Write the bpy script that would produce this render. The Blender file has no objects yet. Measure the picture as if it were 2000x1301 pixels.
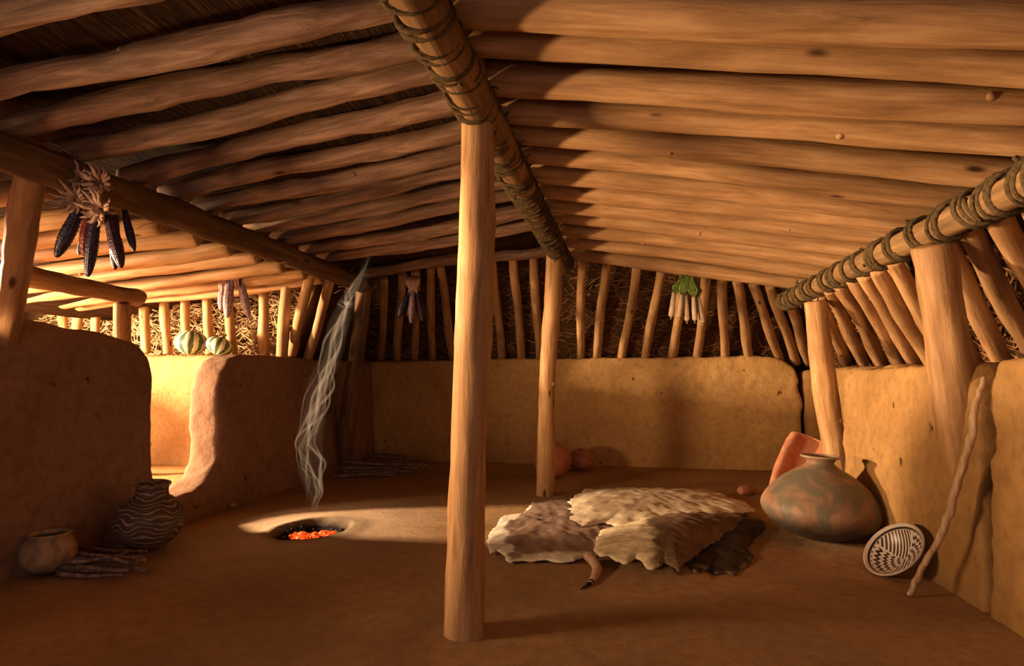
import bpy, bmesh, math, random
import numpy as np
from mathutils import Vector, Matrix, noise

# ------------------------------------------------------------------ camera
SC = bpy.context.scene
COL = SC.collection
FPX, CAMH = 1150.0, 1.0
TILT = math.atan((740 - 650.5) / FPX)
YAW = math.atan((1210 - 1000) / FPX * math.cos(TILT))
cam_d = bpy.data.cameras.new('camera')
cam = bpy.data.objects.new('camera', cam_d)
COL.objects.link(cam)
cam_d.sensor_fit = 'HORIZONTAL'
cam_d.sensor_width = 36.0
cam_d.lens = FPX / 2000 * 36.0
cam_d.clip_start = 0.05
cam.location = (0, 0, CAMH)
cam.rotation_euler = (math.pi / 2 + TILT, 0, YAW)
SC.camera = cam

# ------------------------------------------------------------------ light and exposure
SC.view_settings.view_transform = 'Standard'
SC.view_settings.look = 'None'
SC.view_settings.gamma = 1.0
SC.view_settings.use_curve_mapping = False
SC.view_settings.exposure = 0.0

world = bpy.data.worlds.new('world')
SC.world = world
world.use_nodes = True
bg = world.node_tree.nodes['Background']
bg.inputs['Color'].default_value = (1.0, 0.74, 0.62, 1)
bg.inputs['Strength'].default_value = 0.20


def area(name, loc, target, size, power, color, size_y=None, spread=180):
    l = bpy.data.lights.new(name, 'AREA')
    l.energy = power
    l.color = color
    l.shape = 'RECTANGLE'
    l.size = size
    l.size_y = size_y or size
    l.spread = math.radians(spread)
    o = bpy.data.objects.new(name, l)
    COL.objects.link(o)
    o.location = loc
    d = Vector(target) - Vector(loc)
    o.rotation_euler = d.to_track_quat('-Z', 'Y').to_euler()
    return o


# low warm daylight coming in through the side entry, left of the frame
area('entry_daylight', (-6.6, 3.2, 1.50), (0, 3.85, 1.45), 0.30, 1150, (1.0, 0.66, 0.38), 0.30)
# added fill lamp under the entry roof, brightening the entry poles
area('added_entry_fill', (-5.6, 2.7, 1.30), (-3.7, 5.3, 1.40), 0.5, 60, (1.0, 0.66, 0.38), 0.4, 130)
# added fill lamp behind an invented hole in the left wall, nearer the viewer
area('added_side_fill', (-3.52, 1.30, 1.03), (1.5, 3.9, 1.03), 0.90, 165, (1.0, 0.62, 0.32), 0.20, 130)
# added soft fill lamp behind the camera, lifting the dark foreground
area('added_front_fill', (-0.5, -2.3, 0.9), (-0.6, 4.0, 1.25), 3.2, 24, (1.0, 0.68, 0.60), 1.4)


# ------------------------------------------------------------------ pixel -> place helper
_ct, _st = math.cos(TILT), math.sin(TILT)
_R = Vector((math.cos(YAW), math.sin(YAW), 0))
_Fh = Vector((-math.sin(YAW), math.cos(YAW), 0))
_F = _Fh * _ct + Vector((0, 0, _st))
_U = Vector((0, 0, _ct)) - _Fh * _st
_C = Vector((0, 0, CAMH))


def P(px, py, **k):
    """point where the sight line of a photo pixel meets the plane x=, y= or z="""
    d = _F + _R * ((px - 1000) / FPX) + _U * ((650.5 - py) / FPX)
    a, v = list(k.items())[0]
    i = 'xyz'.index(a)
    return _C + d * ((v - _C[i]) / d[i])


def PL(px, py, x0, z0, x1, z1):
    """same, on the plane holding the Y direction through (x0,z0),(x1,z1)"""
    d = _F + _R * ((px - 1000) / FPX) + _U * ((650.5 - py) / FPX)
    n = Vector((z0 - z1, 0, x1 - x0))
    return _C + d * (n.dot(Vector((x0, 0, z0)) - _C) / n.dot(d))


# ------------------------------------------------------------------ materials
def new_mat(name):
    m = bpy.data.materials.new(name)
    m.use_nodes = True
    nt = m.node_tree
    b = nt.nodes['Principled BSDF']
    b.inputs['Specular IOR Level'].default_value = 0.2
    return m, nt, b


def N(nt, t, **k):
    n = nt.nodes.new(t)
    for a, v in k.items():
        setattr(n, a, v)
    return n


def coords(nt, scale=(1, 1, 1), rnd=False):
    tc = N(nt, 'ShaderNodeTexCoord')
    mp = N(nt, 'ShaderNodeMapping')
    mp.inputs['Scale'].default_value = scale
    nt.links.new(tc.outputs['Object'], mp.inputs['Vector'])
    if rnd:
        oi = N(nt, 'ShaderNodeObjectInfo')
        mu = N(nt, 'ShaderNodeMath', operation='MULTIPLY')
        mu.inputs[1].default_value = 37.0
        nt.links.new(oi.outputs['Random'], mu.inputs[0])
        nt.links.new(mu.outputs[0], mp.inputs['Location'])
    return mp.outputs['Vector']


def noise_tex(nt, vec, scale, detail=5, rough=0.6, dist=0.0):
    n = N(nt, 'ShaderNodeTexNoise')
    n.inputs['Scale'].default_value = scale
    n.inputs['Detail'].default_value = detail
    n.inputs['Roughness'].default_value = rough
    n.inputs['Distortion'].default_value = dist
    nt.links.new(vec, n.inputs['Vector'])
    return n.outputs['Fac']


def ramp(nt, fac, stops, interp='LINEAR'):
    r = N(nt, 'ShaderNodeValToRGB')
    r.color_ramp.interpolation = interp
    e = r.color_ramp.elements
    while len(e) < len(stops):
        e.new(0.5)
    for i, (p, c) in enumerate(stops):
        e[i].position = p
        if not hasattr(c, '__len__'):
            c = (c, c, c)
        e[i].color = (*c, 1)
    nt.links.new(fac, r.inputs['Fac'])
    return r.outputs['Color']


def mixc(nt, fac, a, b, mode='MIX'):
    m = N(nt, 'ShaderNodeMix', data_type='RGBA', blend_type=mode)
    if isinstance(fac, (int, float)):
        m.inputs[0].default_value = fac
    else:
        nt.links.new(fac, m.inputs[0])
    for i, s in ((6, a), (7, b)):
        if isinstance(s, tuple):
            m.inputs[i].default_value = (*s, 1)
        else:
            nt.links.new(s, m.inputs[i])
    return m.outputs[2]


def bump(nt, b, h, strength=0.5, dist=0.02):
    n = N(nt, 'ShaderNodeBump')
    n.inputs['Strength'].default_value = strength
    n.inputs['Distance'].default_value = dist
    nt.links.new(h, n.inputs['Height'])
    nt.links.new(n.outputs['Normal'], b.inputs['Normal'])


def mat_wood(name, c1, c2, knot=True, rough=0.62, bstr=0.5, streak=1.0):
    m, nt, b = new_mat(name)
    v = coords(nt, (1, 1, 0.10), True)
    f = noise_tex(nt, v, 26, 6, 0.65, 0.4)
    col = ramp(nt, f, [(0.30, tuple(x * 0.55 * streak for x in c2)), (0.47, c2), (0.62, c1)])
    v2 = coords(nt, (1, 1, 0.5), True)
    f2 = noise_tex(nt, v2, 3.2, 4, 0.55)
    col = mixc(nt, ramp(nt, f2, [(0.38, 0.55), (0.62, 0.0)]), col, tuple(x * 0.6 for x in c2))
    if knot:
        v3 = coords(nt, (1, 1, 0.35), True)
        vo = N(nt, 'ShaderNodeTexVoronoi')
        vo.inputs['Scale'].default_value = 5.5
        vo.inputs['Randomness'].default_value = 1.0
        nt.links.new(v3, vo.inputs['Vector'])
        k = ramp(nt, vo.outputs['Distance'], [(0.045, 1.0), (0.10, 0.0)])
        col = mixc(nt, k, col, (0.06, 0.025, 0.012))
    nt.links.new(col, b.inputs['Base Color'])
    b.inputs['Roughness'].default_value = rough
    bump(nt, b, f, bstr, 0.012)
    return m


def mat_adobe(name, c1, c2, scale=1.0, pits=True, bstr=0.6):
    m, nt, b = new_mat(name)
    v = coords(nt)
    big = noise_tex(nt, v, 1.3 * scale, 5, 0.55, 0.6)
    fine = noise_tex(nt, v, 16 * scale, 8, 0.7)
    col = ramp(nt, big, [(0.32, c2), (0.62, c1)])
    col = mixc(nt, ramp(nt, fine, [(0.36, 0.45), (0.55, 0.0)]), col, tuple(x * 0.62 for x in c2))
    h = mixc(nt, 0.6, fine, noise_tex(nt, v, 4 * scale, 6, 0.6))
    if pits:
        vo = N(nt, 'ShaderNodeTexVoronoi')
        vo.inputs['Scale'].default_value = 4.2 * scale
        dv = N(nt, 'ShaderNodeVectorMath', operation='MULTIPLY_ADD')
        dn = N(nt, 'ShaderNodeTexNoise')
        dn.inputs['Scale'].default_value = 9 * scale
        dn.inputs['Detail'].default_value = 4
        nt.links.new(v, dn.inputs['Vector'])
        dv.inputs[1].default_value = (0.16, 0.16, 0.16)
        nt.links.new(dn.outputs['Color'], dv.inputs[0])
        nt.links.new(v, dv.inputs[2])
        nt.links.new(dv.outputs[0], vo.inputs['Vector'])
        wob = N(nt, 'ShaderNodeMath', operation='MULTIPLY_ADD')
        wob.inputs[1].default_value = 0.16
        nt.links.new(fine, wob.inputs[0])
        nt.links.new(vo.outputs['Distance'], wob.inputs[2])
        pit = ramp(nt, wob.outputs[0], [(0.115, 1.0), (0.16, 0.0)])
        col = mixc(nt, pit, col, tuple(x * 0.30 for x in c2))
        h = mixc(nt, pit, h, (0.0, 0.0, 0.0))
    nt.links.new(col, b.inputs['Base Color'])
    b.inputs['Roughness'].default_value = 0.9
    b.inputs['Specular IOR Level'].default_value = 0.08
    bump(nt, b, h, bstr, 0.03)
    return m


def mat_flat(name, c1, c2, scale=20, rough=0.8, bstr=0.3, spec=0.2):
    m, nt, b = new_mat(name)
    v = coords(nt, (1, 1, 1), True)
    f = noise_tex(nt, v, scale, 6, 0.65)
    nt.links.new(ramp(nt, f, [(0.35, c2), (0.62, c1)]), b.inputs['Base Color'])
    b.inputs['Roughness'].default_value = rough
    b.inputs['Specular IOR Level'].default_value = spec
    bump(nt, b, f, bstr, 0.006)
    return m


M = {}
M['wood'] = mat_wood('peeled_wood', (0.60, 0.37, 0.18), (0.45, 0.25, 0.11))
M['wood_left'] = mat_wood('weathered_wood', (0.42, 0.26, 0.17), (0.24, 0.135, 0.08), bstr=0.9)
M['bark'] = mat_wood('dark_bark', (0.25, 0.15, 0.075), (0.15, 0.085, 0.04), rough=0.85, bstr=1.0)
M['beam'] = mat_wood('beam_wood', (0.38, 0.23, 0.105), (0.25, 0.145, 0.065), rough=0.7)
M['rope'] = mat_flat('yucca_rope', (0.13, 0.085, 0.035), (0.05, 0.034, 0.016), 60, 0.9, 0.8)
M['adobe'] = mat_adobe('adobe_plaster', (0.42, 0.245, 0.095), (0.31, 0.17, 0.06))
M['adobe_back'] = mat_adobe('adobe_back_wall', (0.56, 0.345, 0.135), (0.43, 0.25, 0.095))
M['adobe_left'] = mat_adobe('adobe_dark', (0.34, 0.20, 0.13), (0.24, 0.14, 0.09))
M['adobe_entry'] = mat_adobe('adobe_entry', (0.50, 0.30, 0.13), (0.38, 0.20, 0.08), 1.6)
M['soil'] = mat_adobe('packed_soil', (0.14, 0.075, 0.03), (0.07, 0.035, 0.015), 2.0, False, 1.0)
M['brush'] = mat_flat('dry_brush', (0.42, 0.22, 0.10), (0.20, 0.09, 0.04), 30, 0.9, 0.5)
M['straw'] = mat_flat('dry_straw', (0.62, 0.42, 0.22), (0.42, 0.25, 0.12), 30, 0.85, 0.3)
M['twig'] = mat_wood('grey_twig', (0.38, 0.27, 0.22), (0.20, 0.13, 0.10), False, 0.8, 0.6)
M['staff'] = mat_wood('bare_staff_wood', (0.72, 0.55, 0.36), (0.48, 0.30, 0.17), True, 0.6, 0.7)


def mat_thatch():
    m, nt, b = new_mat('roof_thatch')
    v = coords(nt, (9, 0.7, 1))
    f = noise_tex(nt, v, 6, 6, 0.7, 0.8)
    nt.links.new(ramp(nt, f, [(0.35, (0.03, 0.014, 0.007)), (0.55, (0.10, 0.05, 0.025)), (0.72, (0.22, 0.12, 0.055))]), b.inputs['Base Color'])
    b.inputs['Roughness'].default_value = 0.95
    b.inputs['Specular IOR Level'].default_value = 0.05
    bump(nt, b, f, 1.0, 0.04)
    return m


M['thatch'] = mat_thatch()
M['chink'] = mat_adobe('roof_chinking', (0.15, 0.08, 0.04), (0.08, 0.04, 0.018), 2.0, False, 0.8)


# ------------------------------------------------------------------ object helpers
def link(name, me, m, parent=None, loc=(0, 0, 0), smooth=True):
    o = bpy.data.objects.new(name, me)
    COL.objects.link(o)
    o.location = loc
    if m:
        me.materials.append(m)
    if smooth:
        me.polygons.foreach_set('use_smooth', [True] * len(me.polygons))
    if parent:
        o.parent = parent
    return o


def mesh(name, vs, fs):
    me = bpy.data.meshes.new(name)
    me.from_pydata([tuple(v) for v in vs], [], fs)
    me.update()
    return me


def tag(o, label, cat, group=None, kind=None):
    o['label'] = label
    o['category'] = cat
    if group:
        o['group'] = group
    if kind:
        o['kind'] = kind
    return o


def struct(o):
    o['kind'] = 'structure'
    return o


def empty(name, loc, rot=(0, 0, 0)):
    o = bpy.data.objects.new(name, None)
    o.empty_display_size = 0.1
    COL.objects.link(o)
    o.location = loc
    o.rotation_euler = rot
    return o


def tube_vf(pts, rads, sides=12, cap=True, off=0, rn=0.0, seed=0):
    """vertices / faces of a tube through pts"""
    pts = [Vector(p) for p in pts]
    n = len(pts)
    vs, fs = [], []
    t0 = (pts[1] - pts[0]).normalized()
    up = Vector((0, 0, 1)) if abs(t0.z) < 0.9 else Vector((1, 0, 0))
    a = t0.cross(up).normalized()
    for i in range(n):
        t = (pts[min(i + 1, n - 1)] - pts[max(i - 1, 0)]).normalized()
        a = (a - t * a.dot(t)).normalized()
        b = t.cross(a)
        for j in range(sides):
            an = 2 * math.pi * j / sides
            r = rads[i] if hasattr(rads, '__len__') else rads
            if rn:
                q = Vector((math.cos(an) * 1.2, math.sin(an) * 1.2, i * 0.55 + seed * 7.3))
                r *= 1 + rn * noise.noise(q)
            vs.append(pts[i] + a * (math.cos(an) * r) + b * (math.sin(an) * r))
    for i in range(n - 1):
        for j in range(sides):
            k = (j + 1) % sides
            fs.append((off + i * sides + j, off + i * sides + k, off + (i + 1) * sides + k, off + (i + 1) * sides + j))
    if cap:
        fs.append(tuple(off + j for j in range(sides))[::-1])
        fs.append(tuple(off + (n - 1) * sides + j for j in range(sides)))
    return vs, fs


class MB:
    def __init__(s):
        s.v, s.f = [], []

    def tube(s, pts, rads, sides=8, cap=True, rn=0.0, seed=0):
        v, f = tube_vf(pts, rads, sides, cap, len(s.v), rn, seed)
        s.v += v
        s.f += f
        return s

    def add(s, vs, fs):
        o = len(s.v)
        s.v += [Vector(v) for v in vs]
        s.f += [tuple(i + o for i in f) for f in fs]
        return s

    def build(s, name, m, parent=None, loc=(0, 0, 0)):
        return link(name, mesh(name, s.v, s.f), m, parent, loc)


def log(name, p0, p1, r0, r1=None, m=None, bend=0.01, seed=0, seg=18, sides=18, rn=0.12, parent=None):
    """a round peeled log from p0 to p1, local Z along the grain"""
    p0, p1 = Vector(p0), Vector(p1)
    r1 = r1 or r0
    L = (p1 - p0).length
    rnd = random.Random(seed * 31 + 5)
    ph, ph2 = rnd.random() * 6, rnd.random() * 6
    pts, rads = [], []
    ts = [0, 0.004, 0.015] + [0.015 + (i + 1) / seg * 0.97 for i in range(seg)] + [0.996, 1.0]
    for t in ts:
        w = math.sin(math.pi * t)
        pts.append((bend * w * math.sin(3.3 * t + ph), bend * w * math.cos(4.1 * t + ph2), t * L))
        r = r0 + (r1 - r0) * t
        if t == 0 or t == 1:
            r *= 0.82
        elif t < 0.01 or t > 0.99:
            r *= 0.95
        rads.append(r * (1 + 0.05 * math.sin(9 * t + ph)))
    vs, fs = tube_vf(pts, rads, sides, True, 0, rn, seed)
    # branch stubs (knots)
    for k in range(rnd.choice([0, 1, 1, 2])):
        t = rnd.uniform(0.15, 0.85)
        an = rnd.uniform(0, 6.28)
        w = math.sin(math.pi * t)
        c = Vector((bend * w * math.sin(3.3 * t + ph), bend * w * math.cos(4.1 * t + ph2), t * L))
        r = r0 + (r1 - r0) * t
        d = Vector((math.cos(an), math.sin(an), 0.25))
        sv, sf = tube_vf([c + d * r * 0.7, c + d * r * 1.0, c + d * (r * 1.08)], [r * 0.36, r * 0.24, r * 0.13], 8, True, len(vs))
        vs += sv
        fs += sf
    o = link(name, mesh(name, vs, fs), m or M['wood'], parent, p0)
    o.rotation_mode = 'QUATERNION'
    o.rotation_quaternion = (p1 - p0).to_track_quat('Z', 'Y')
    if parent:
        pass
    return o


def lathe(prof, sides=40, wob=0.0, seed=0, closed=True):
    """prof: list of (r, z)"""
    vs, fs = [], []
    for (r, z) in prof:
        for j in range(sides):
            a = 2 * math.pi * j / sides
            rr = r * (1 + wob * noise.noise(Vector((math.cos(a), math.sin(a), z * 4 + seed))))
            vs.append(Vector((rr * math.cos(a), rr * math.sin(a), z)))
    for i in range(len(prof) - 1):
        for j in range(sides):
            k = (j + 1) % sides
            fs.append((i * sides + j, i * sides + k, (i + 1) * sides + k, (i + 1) * sides + j))
    if closed:
        fs.append(tuple(range(sides))[::-1])
        fs.append(tuple((len(prof) - 1) * sides + j for j in range(sides)))
    return vs, fs


_tex = {}


def clouds(size):
    if size not in _tex:
        t = bpy.data.textures.new('clouds_%g' % size, 'CLOUDS')
        t.noise_scale = size
        t.noise_depth = 3
        _tex[size] = t
    return _tex[size]


def adobe(name, prisms, m, voxel=0.03, smooth=6, amp=0.05, size=0.45, amp2=0.019):
    """union of prisms -> one rounded hand-plastered adobe mass. prism = (outline, fn(u,v,w)->xyz, w0, w1)"""
    vs, fs = [], []
    for outline, fn, w0, w1 in prisms:
        o = len(vs)
        n = len(outline)
        for w in (w0, w1):
            for (u, v) in outline:
                vs.append(Vector(fn(u, v, w)))
        fs.append(tuple(o + i for i in range(n)))
        fs.append(tuple(o + n + i for i in range(n))[::-1])
        for i in range(n):
            j = (i + 1) % n
            fs.append((o + i, o + n + i, o + n + j, o + j))
    me = mesh(name, vs, fs)
    bm = bmesh.new()
    bm.from_mesh(me)
    bmesh.ops.recalc_face_normals(bm, faces=bm.faces)
    bm.to_mesh(me)
    bm.free()
    o = link(name, me, m)
    r = o.modifiers.new('remesh', 'REMESH')
    r.mode = 'VOXEL'
    r.voxel_size = voxel
    r.use_smooth_shade = True
    s = o.modifiers.new('smooth', 'SMOOTH')
    s.factor = 0.7
    s.iterations = smooth
    for sz, am in ((size, amp), (0.09, amp2)):
        d = o.modifiers.new('displace', 'DISPLACE')
        d.texture = clouds(sz)
        d.strength = am
        d.mid_level = 0.5
        d.texture_coords = 'LOCAL'
    return struct(o)


def jag(pts, n=8, amp=0.03, seed=1):
    """subdivide an open polyline and roughen it"""
    rnd = random.Random(seed)
    out = []
    for (a, b) in zip(pts[:-1], pts[1:]):
        for i in range(n):
            t = i / n
            k = amp if 0 < i else 0
            out.append((a[0] + (b[0] - a[0]) * t + rnd.uniform(-k, k), a[1] + (b[1] - a[1]) * t + rnd.uniform(-k, k)))
    out.append(pts[-1])
    return out


ORD = ['first', 'second', 'third', 'fourth', 'fifth', 'sixth', 'seventh', 'eighth', 'ninth', 'tenth', 'eleventh',
       'twelfth', 'thirteenth', 'fourteenth', 'fifteenth', 'sixteenth', 'seventeenth', 'eighteenth', 'nineteenth', 'twentieth']

# ================================================================== SETTING
HX, HY = P(610, 1036, z=0).x, P(610, 1036, z=0).y        # hearth centre


def floor_h(x, y):
    r = math.hypot((x - HX), (y - HY) * 0.8)
    z = 0.012 * noise.noise(Vector((x * 0.9, y * 0.9, 0))) + 0.004 * noise.noise(Vector((x * 5, y * 5, 3)))
    z += 0.014 * math.exp(-((r - 0.26) / 0.08) ** 2)
    if r < 0.24:
        z -= 0.065 * (1 - (r / 0.24) ** 2) ** 0.7
    return z


def axis(a, b, c, coarse=0.09, fine=0.016, w=0.42):
    out = []
    x = a
    while x < b:
        out.append(x)
        x += fine if abs(x - c) < w else coarse
    out.append(b)
    return out


xs, ys = axis(-6.5, 4.0, HX), axis(-3.0, 9.0, HY)
vs = [(x, y, floor_h(x, y)) for y in ys for x in xs]
nx = len(xs)
fs = [(j * nx + i, j * nx + i + 1, (j + 1) * nx + i + 1, (j + 1) * nx + i) for j in range(len(ys) - 1) for i in range(nx - 1)]


def mat_floor():
    m, nt, b = new_mat('earth_floor')
    v = coords(nt)
    big = noise_tex(nt, v, 0.9, 5, 0.55, 0.8)
    fine = noise_tex(nt, v, 14, 8, 0.7)
    col = ramp(nt, big, [(0.32, (0.30, 0.175, 0.09)), (0.64, (0.45, 0.275, 0.135))])
    col = mixc(nt, ramp(nt, fine, [(0.38, 0.35), (0.56, 0.0)]), col, (0.17, 0.09, 0.04))
    # ash and soot trodden around the hearth
    sub = N(nt, 'ShaderNodeVectorMath', operation='SUBTRACT')
    sub.inputs[1].default_value = (HX, HY, 0)
    nt.links.new(v, sub.inputs[0])
    mu = N(nt, 'ShaderNodeVectorMath', operation='MULTIPLY')
    mu.inputs[1].default_value = (1, 0.8, 0)
    nt.links.new(sub.outputs[0], mu.inputs[0])
    ln = N(nt, 'ShaderNodeVectorMath', operation='LENGTH')
    nt.links.new(mu.outputs[0], ln.inputs[0])
    ad = N(nt, 'ShaderNodeMath', operation='MULTIPLY_ADD')
    ad.inputs[1].default_value = 0.12
    nt.links.new(noise_tex(nt, v, 5, 5, 0.6), ad.inputs[0])
    nt.links.new(ln.outputs['Value'], ad.inputs[2])
    col = mixc(nt, ramp(nt, ad.outputs[0], [(0.30, 0.80), (1.1, 0.0)]), col, (0.56, 0.44, 0.31))
    col = mixc(nt, ramp(nt, ad.outputs[0], [(0.245, 1.0), (0.36, 0.0)]), col, (0.014, 0.010, 0.010))
    nt.links.new(col, b.inputs['Base Color'])
    b.inputs['Roughness'].default_value = 0.88
    b.inputs['Specular IOR Level'].default_value = 0.1
    bump(nt, b, mixc(nt, 0.5, fine, noise_tex(nt, v, 3, 5, 0.6)), 0.5, 0.02)
    return m


floor = struct(link('floor', mesh('floor', vs, fs), mat_floor()))

# left wall with its U-shaped doorway, standing on the floor (outline in Y, Z)
left_out = [(-2.5, -0.1), (-2.5, 1.35), (1.2, 1.35), (2.4, 1.335), (3.0, 1.29), (3.3, 1.235), (3.42, 1.13), (3.45, 0.92), (3.44, 0.62),
            (3.45, 0.40), (3.52, 0.25), (3.66, 0.19), (3.82, 0.19), (3.98, 0.25), (4.08, 0.40), (4.10, 0.62), (4.10, 0.86), (4.13, 1.03),
            (4.22, 1.15), (4.36, 1.20), (4.7, 1.215), (5.4, 1.20), (7.4, 1.22), (7.4, -0.1)]
left_out = [(2.28, -0.1), (2.28, 1.33)] + left_out[3:]
LW = lambda u, v, w: (-3.0 - w - 0.05 * v, u, v)
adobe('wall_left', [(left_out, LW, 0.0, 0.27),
                    ([(-2.5, -0.1), (-2.5, 0.93), (2.30, 0.93), (2.30, -0.1)], LW, 0.0, 0.27),  # unseen hole added above this sill; sill and lintel shape the side fill
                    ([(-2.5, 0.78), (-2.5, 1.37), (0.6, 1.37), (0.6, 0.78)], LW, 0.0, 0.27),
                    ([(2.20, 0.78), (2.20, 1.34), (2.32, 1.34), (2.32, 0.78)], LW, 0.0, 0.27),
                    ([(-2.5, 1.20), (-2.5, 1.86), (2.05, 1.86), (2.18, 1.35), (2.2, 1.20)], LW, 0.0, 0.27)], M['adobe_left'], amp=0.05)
# unseen low wall, added to shade the lower back face of the entry
adobe('wall_entry', [([(3.85, 0.0), (3.85, 1.12), (3.95, 1.2), (5.1, 1.2), (5.1, 0.0)], lambda u, v, w: (w, u, v), -5.75, -5.45)], M['adobe_entry'], amp=0.04)

# raised entry passage behind the left wall: floor, ledge at its back
adobe('wall_entry', [([(-3.2, -0.1), (-7.0, -0.1), (-7.0, 1.22), (-3.2, 1.22)], lambda u, v, w: (u, w, v), 4.92, 6.3)], M['adobe_entry'], amp=0.04)
ef = [(x / 8 - 7.0, y / 8 + 1.2, 0.20 + 0.02 * noise.noise(Vector((x / 3, y / 3, 5)))) for y in range(32) for x in range(31)]
struct(link('floor_entry', mesh('floor_entry', ef, [(j * 31 + i, j * 31 + i + 1, j * 31 + i + 32, j * 31 + i + 31) for j in range(31) for i in range(30)]), M['adobe_entry']))

# back wall, jagged at its right end where it has broken away from the corner
bx = P(1545, 800, y=7.0).x
bx += 0.09
edge = jag([(bx - 0.02, 1.12), (bx + 0.03, 0.8), (bx, 0.5), (bx + 0.02, -0.1)], 5, 0.035, 3)
back_out = [(-3.4, -0.1), (-3.4, 1.22), (-1.5, 1.24), (0.5, 1.25), (bx - 0.5, 1.26), (bx - 0.22, 1.24)] + edge
adobe('wall_back', [(back_out, lambda u, v, w: (u, w, v), 6.98, 7.4)], M['adobe_back'], amp=0.05)

# right wall: two plastered panels with a crack between them, and a set-back panel in the far corner
RX = 1.52
cy = P(1935, 900, x=RX + 0.06).y
eA = jag([(cy + 0.11, 1.07), (cy + 0.07, 0.80), (cy + 0.035, 0.5), (cy + 0.012, -0.1)], 5, 0.018, 7)
eB = jag([(cy - 0.03, -0.1), (cy - 0.02, 0.5), (cy - 0.05, 0.72), (cy - 0.01, 0.86), (cy - 0.04, 1.0), (cy - 0.07, 1.08)], 5, 0.014, 11)
yA = P(1645, 850, x=RX + 0.04).y
panelA = eA + jag([(yA, -0.1), (yA, 0.5), (yA - 0.03, 0.9), (yA - 0.02, 1.03)], 4, 0.025, 5) + [(yA - 0.2, 1.07), (3.6, 1.07), (cy + 0.35, 1.08)]
adobe('wall_right', [(panelA, lambda u, v, w: (RX + w + 0.06 * v, u, v), 0.0, 0.5)], M['adobe'], voxel=0.02, amp=0.035)
panelB = [(-2.5, -0.1)] + eB + [(cy - 0.2, 1.09), (1.5, 1.10), (-2.5, 1.10)]
adobe('wall_right', [(panelB, lambda u, v, w: (RX + w + 0.06 * v, u, v), 0.0, 0.5)], M['adobe'], voxel=0.02, amp=0.035)
adobe('wall_right', [([(1.86, yA - 0.1), (2.02, 7.3), (2.5, 7.3), (2.5, yA - 0.1)], lambda u, v, w: (u, v, w), -0.1, 1.10)], M['adobe'], amp=0.04)
adobe('wall_back', [([(-3.6, 7.32), (3.0, 7.32), (3.0, 7.7), (-3.6, 7.7)], lambda u, v, w: (u, v, w), -0.1, 1.15)], M['soil'], voxel=0.06, amp=0.03)
adobe('wall_right', [([(RX + 0.16, -2.5), (RX + 0.16, yA - 0.2), (2.5, yA - 0.2), (2.5, -2.5)], lambda u, v, w: (u, v, w), -0.1, 1.0)], M['soil'], amp=0.03)

# earth fill behind the leaning wall poles
struct(link('wall_back', mesh('wall_back', [(-3.6, 7.35, 1.1), (3.2, 7.35, 1.1), (3.2, 5.85, 2.45), (-3.6, 5.85, 2.45), (-3.6, 7.6, 1.1), (3.2, 7.6, 1.1), (3.2, 6.1, 2.5), (-3.6, 6.1, 2.5)],
     [(0, 1, 2, 3), (7, 6, 5, 4), (0, 4, 5, 1), (1, 5, 6, 2), (2, 6, 7, 3), (3, 7, 4, 0)]), M['soil'], smooth=False))
struct(link('wall_right', mesh('wall_right', [(2.38, -2.5, 1.0), (2.38, 7.6, 1.0), (1.62, 7.6, 2.05), (1.62, -2.5, 2.05), (2.6, -2.5, 1.0), (2.6, 7.6, 1.0), (1.9, 7.6, 2.1), (1.9, -2.5, 2.1)],
     [(3, 2, 1, 0), (4, 5, 6, 7), (1, 5, 4, 0), (2, 6, 5, 1), (3, 7, 6, 2), (0, 4, 7, 3)]), M['soil'], smooth=False))
struct(link('wall_left', mesh('wall_left', [(-3.28, 5.3, 1.0), (-3.28, 7.6, 1.0), (-2.75, 7.6, 2.35), (-2.75, 5.3, 2.35), (-3.34, 5.3, 1.0), (-3.34, 7.6, 1.0), (-2.81, 7.6, 2.36), (-2.81, 5.3, 2.36)],
     [(0, 1, 2, 3), (7, 6, 5, 4), (0, 4, 5, 1), (1, 5, 6, 2), (2, 6, 7, 3), (3, 7, 4, 0)]), M['soil'], smooth=False))
struct(link('wall_entry', mesh('wall_entry', [(-7.2, 5.75, 1.1), (-3.3, 5.75, 1.1), (-3.3, 5.75, 2.4), (-7.2, 5.75, 2.4), (-7.2, 5.95, 1.1), (-3.3, 5.95, 1.1), (-3.3, 5.95, 2.4), (-7.2, 5.95, 2.4)],
     [(0, 1, 2, 3), (7, 6, 5, 4), (0, 4, 5, 1), (1, 5, 6, 2), (2, 6, 7, 3), (3, 7, 4, 0)]), M['soil'], smooth=False))

# roof covering above the rafters
RZ0, RZ1 = 2.26, 1.84          # right roof: rafter axis height at x=-.5 and x=1.5
LZ0, LZ1 = 2.25, 2.05          # left roof: at x=-.6 and x=-2.5
EZ1 = 1.80                     # entry roof: at x=-4.1


def rz(x):
    return RZ0 + (RZ1 - RZ0) * (x + 0.5) / 2.0


def lz(x):
    return LZ0 + (LZ1 - LZ0) * (-0.6 - x) / 1.9


def roof(name, x0, z0, x1, z1, ya, yb, m, n=12):
    vs = []
    for t in (0, 0.12):
        for j in range(n + 1):
            for i in range(n + 1):
                x = x0 + (x1 - x0) * i / n
                y = ya + (yb - ya) * j / n
                vs.append((x, y, z0 + (z1 - z0) * i / n + t + 0.015 * noise.noise(Vector((x * 3, y * 3, t * 9)))))
    k = n + 1
    K = k * k
    fs = []
    for j in range(n):
        for i in range(n):
            a = j * k + i
            fs.append((a, a + k, a + k + 1, a + 1))
            fs.append((K + a, K + a + 1, K + a + k + 1, K + a + k))
    return struct(link(name, mesh(name, vs, fs), m))


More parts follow.
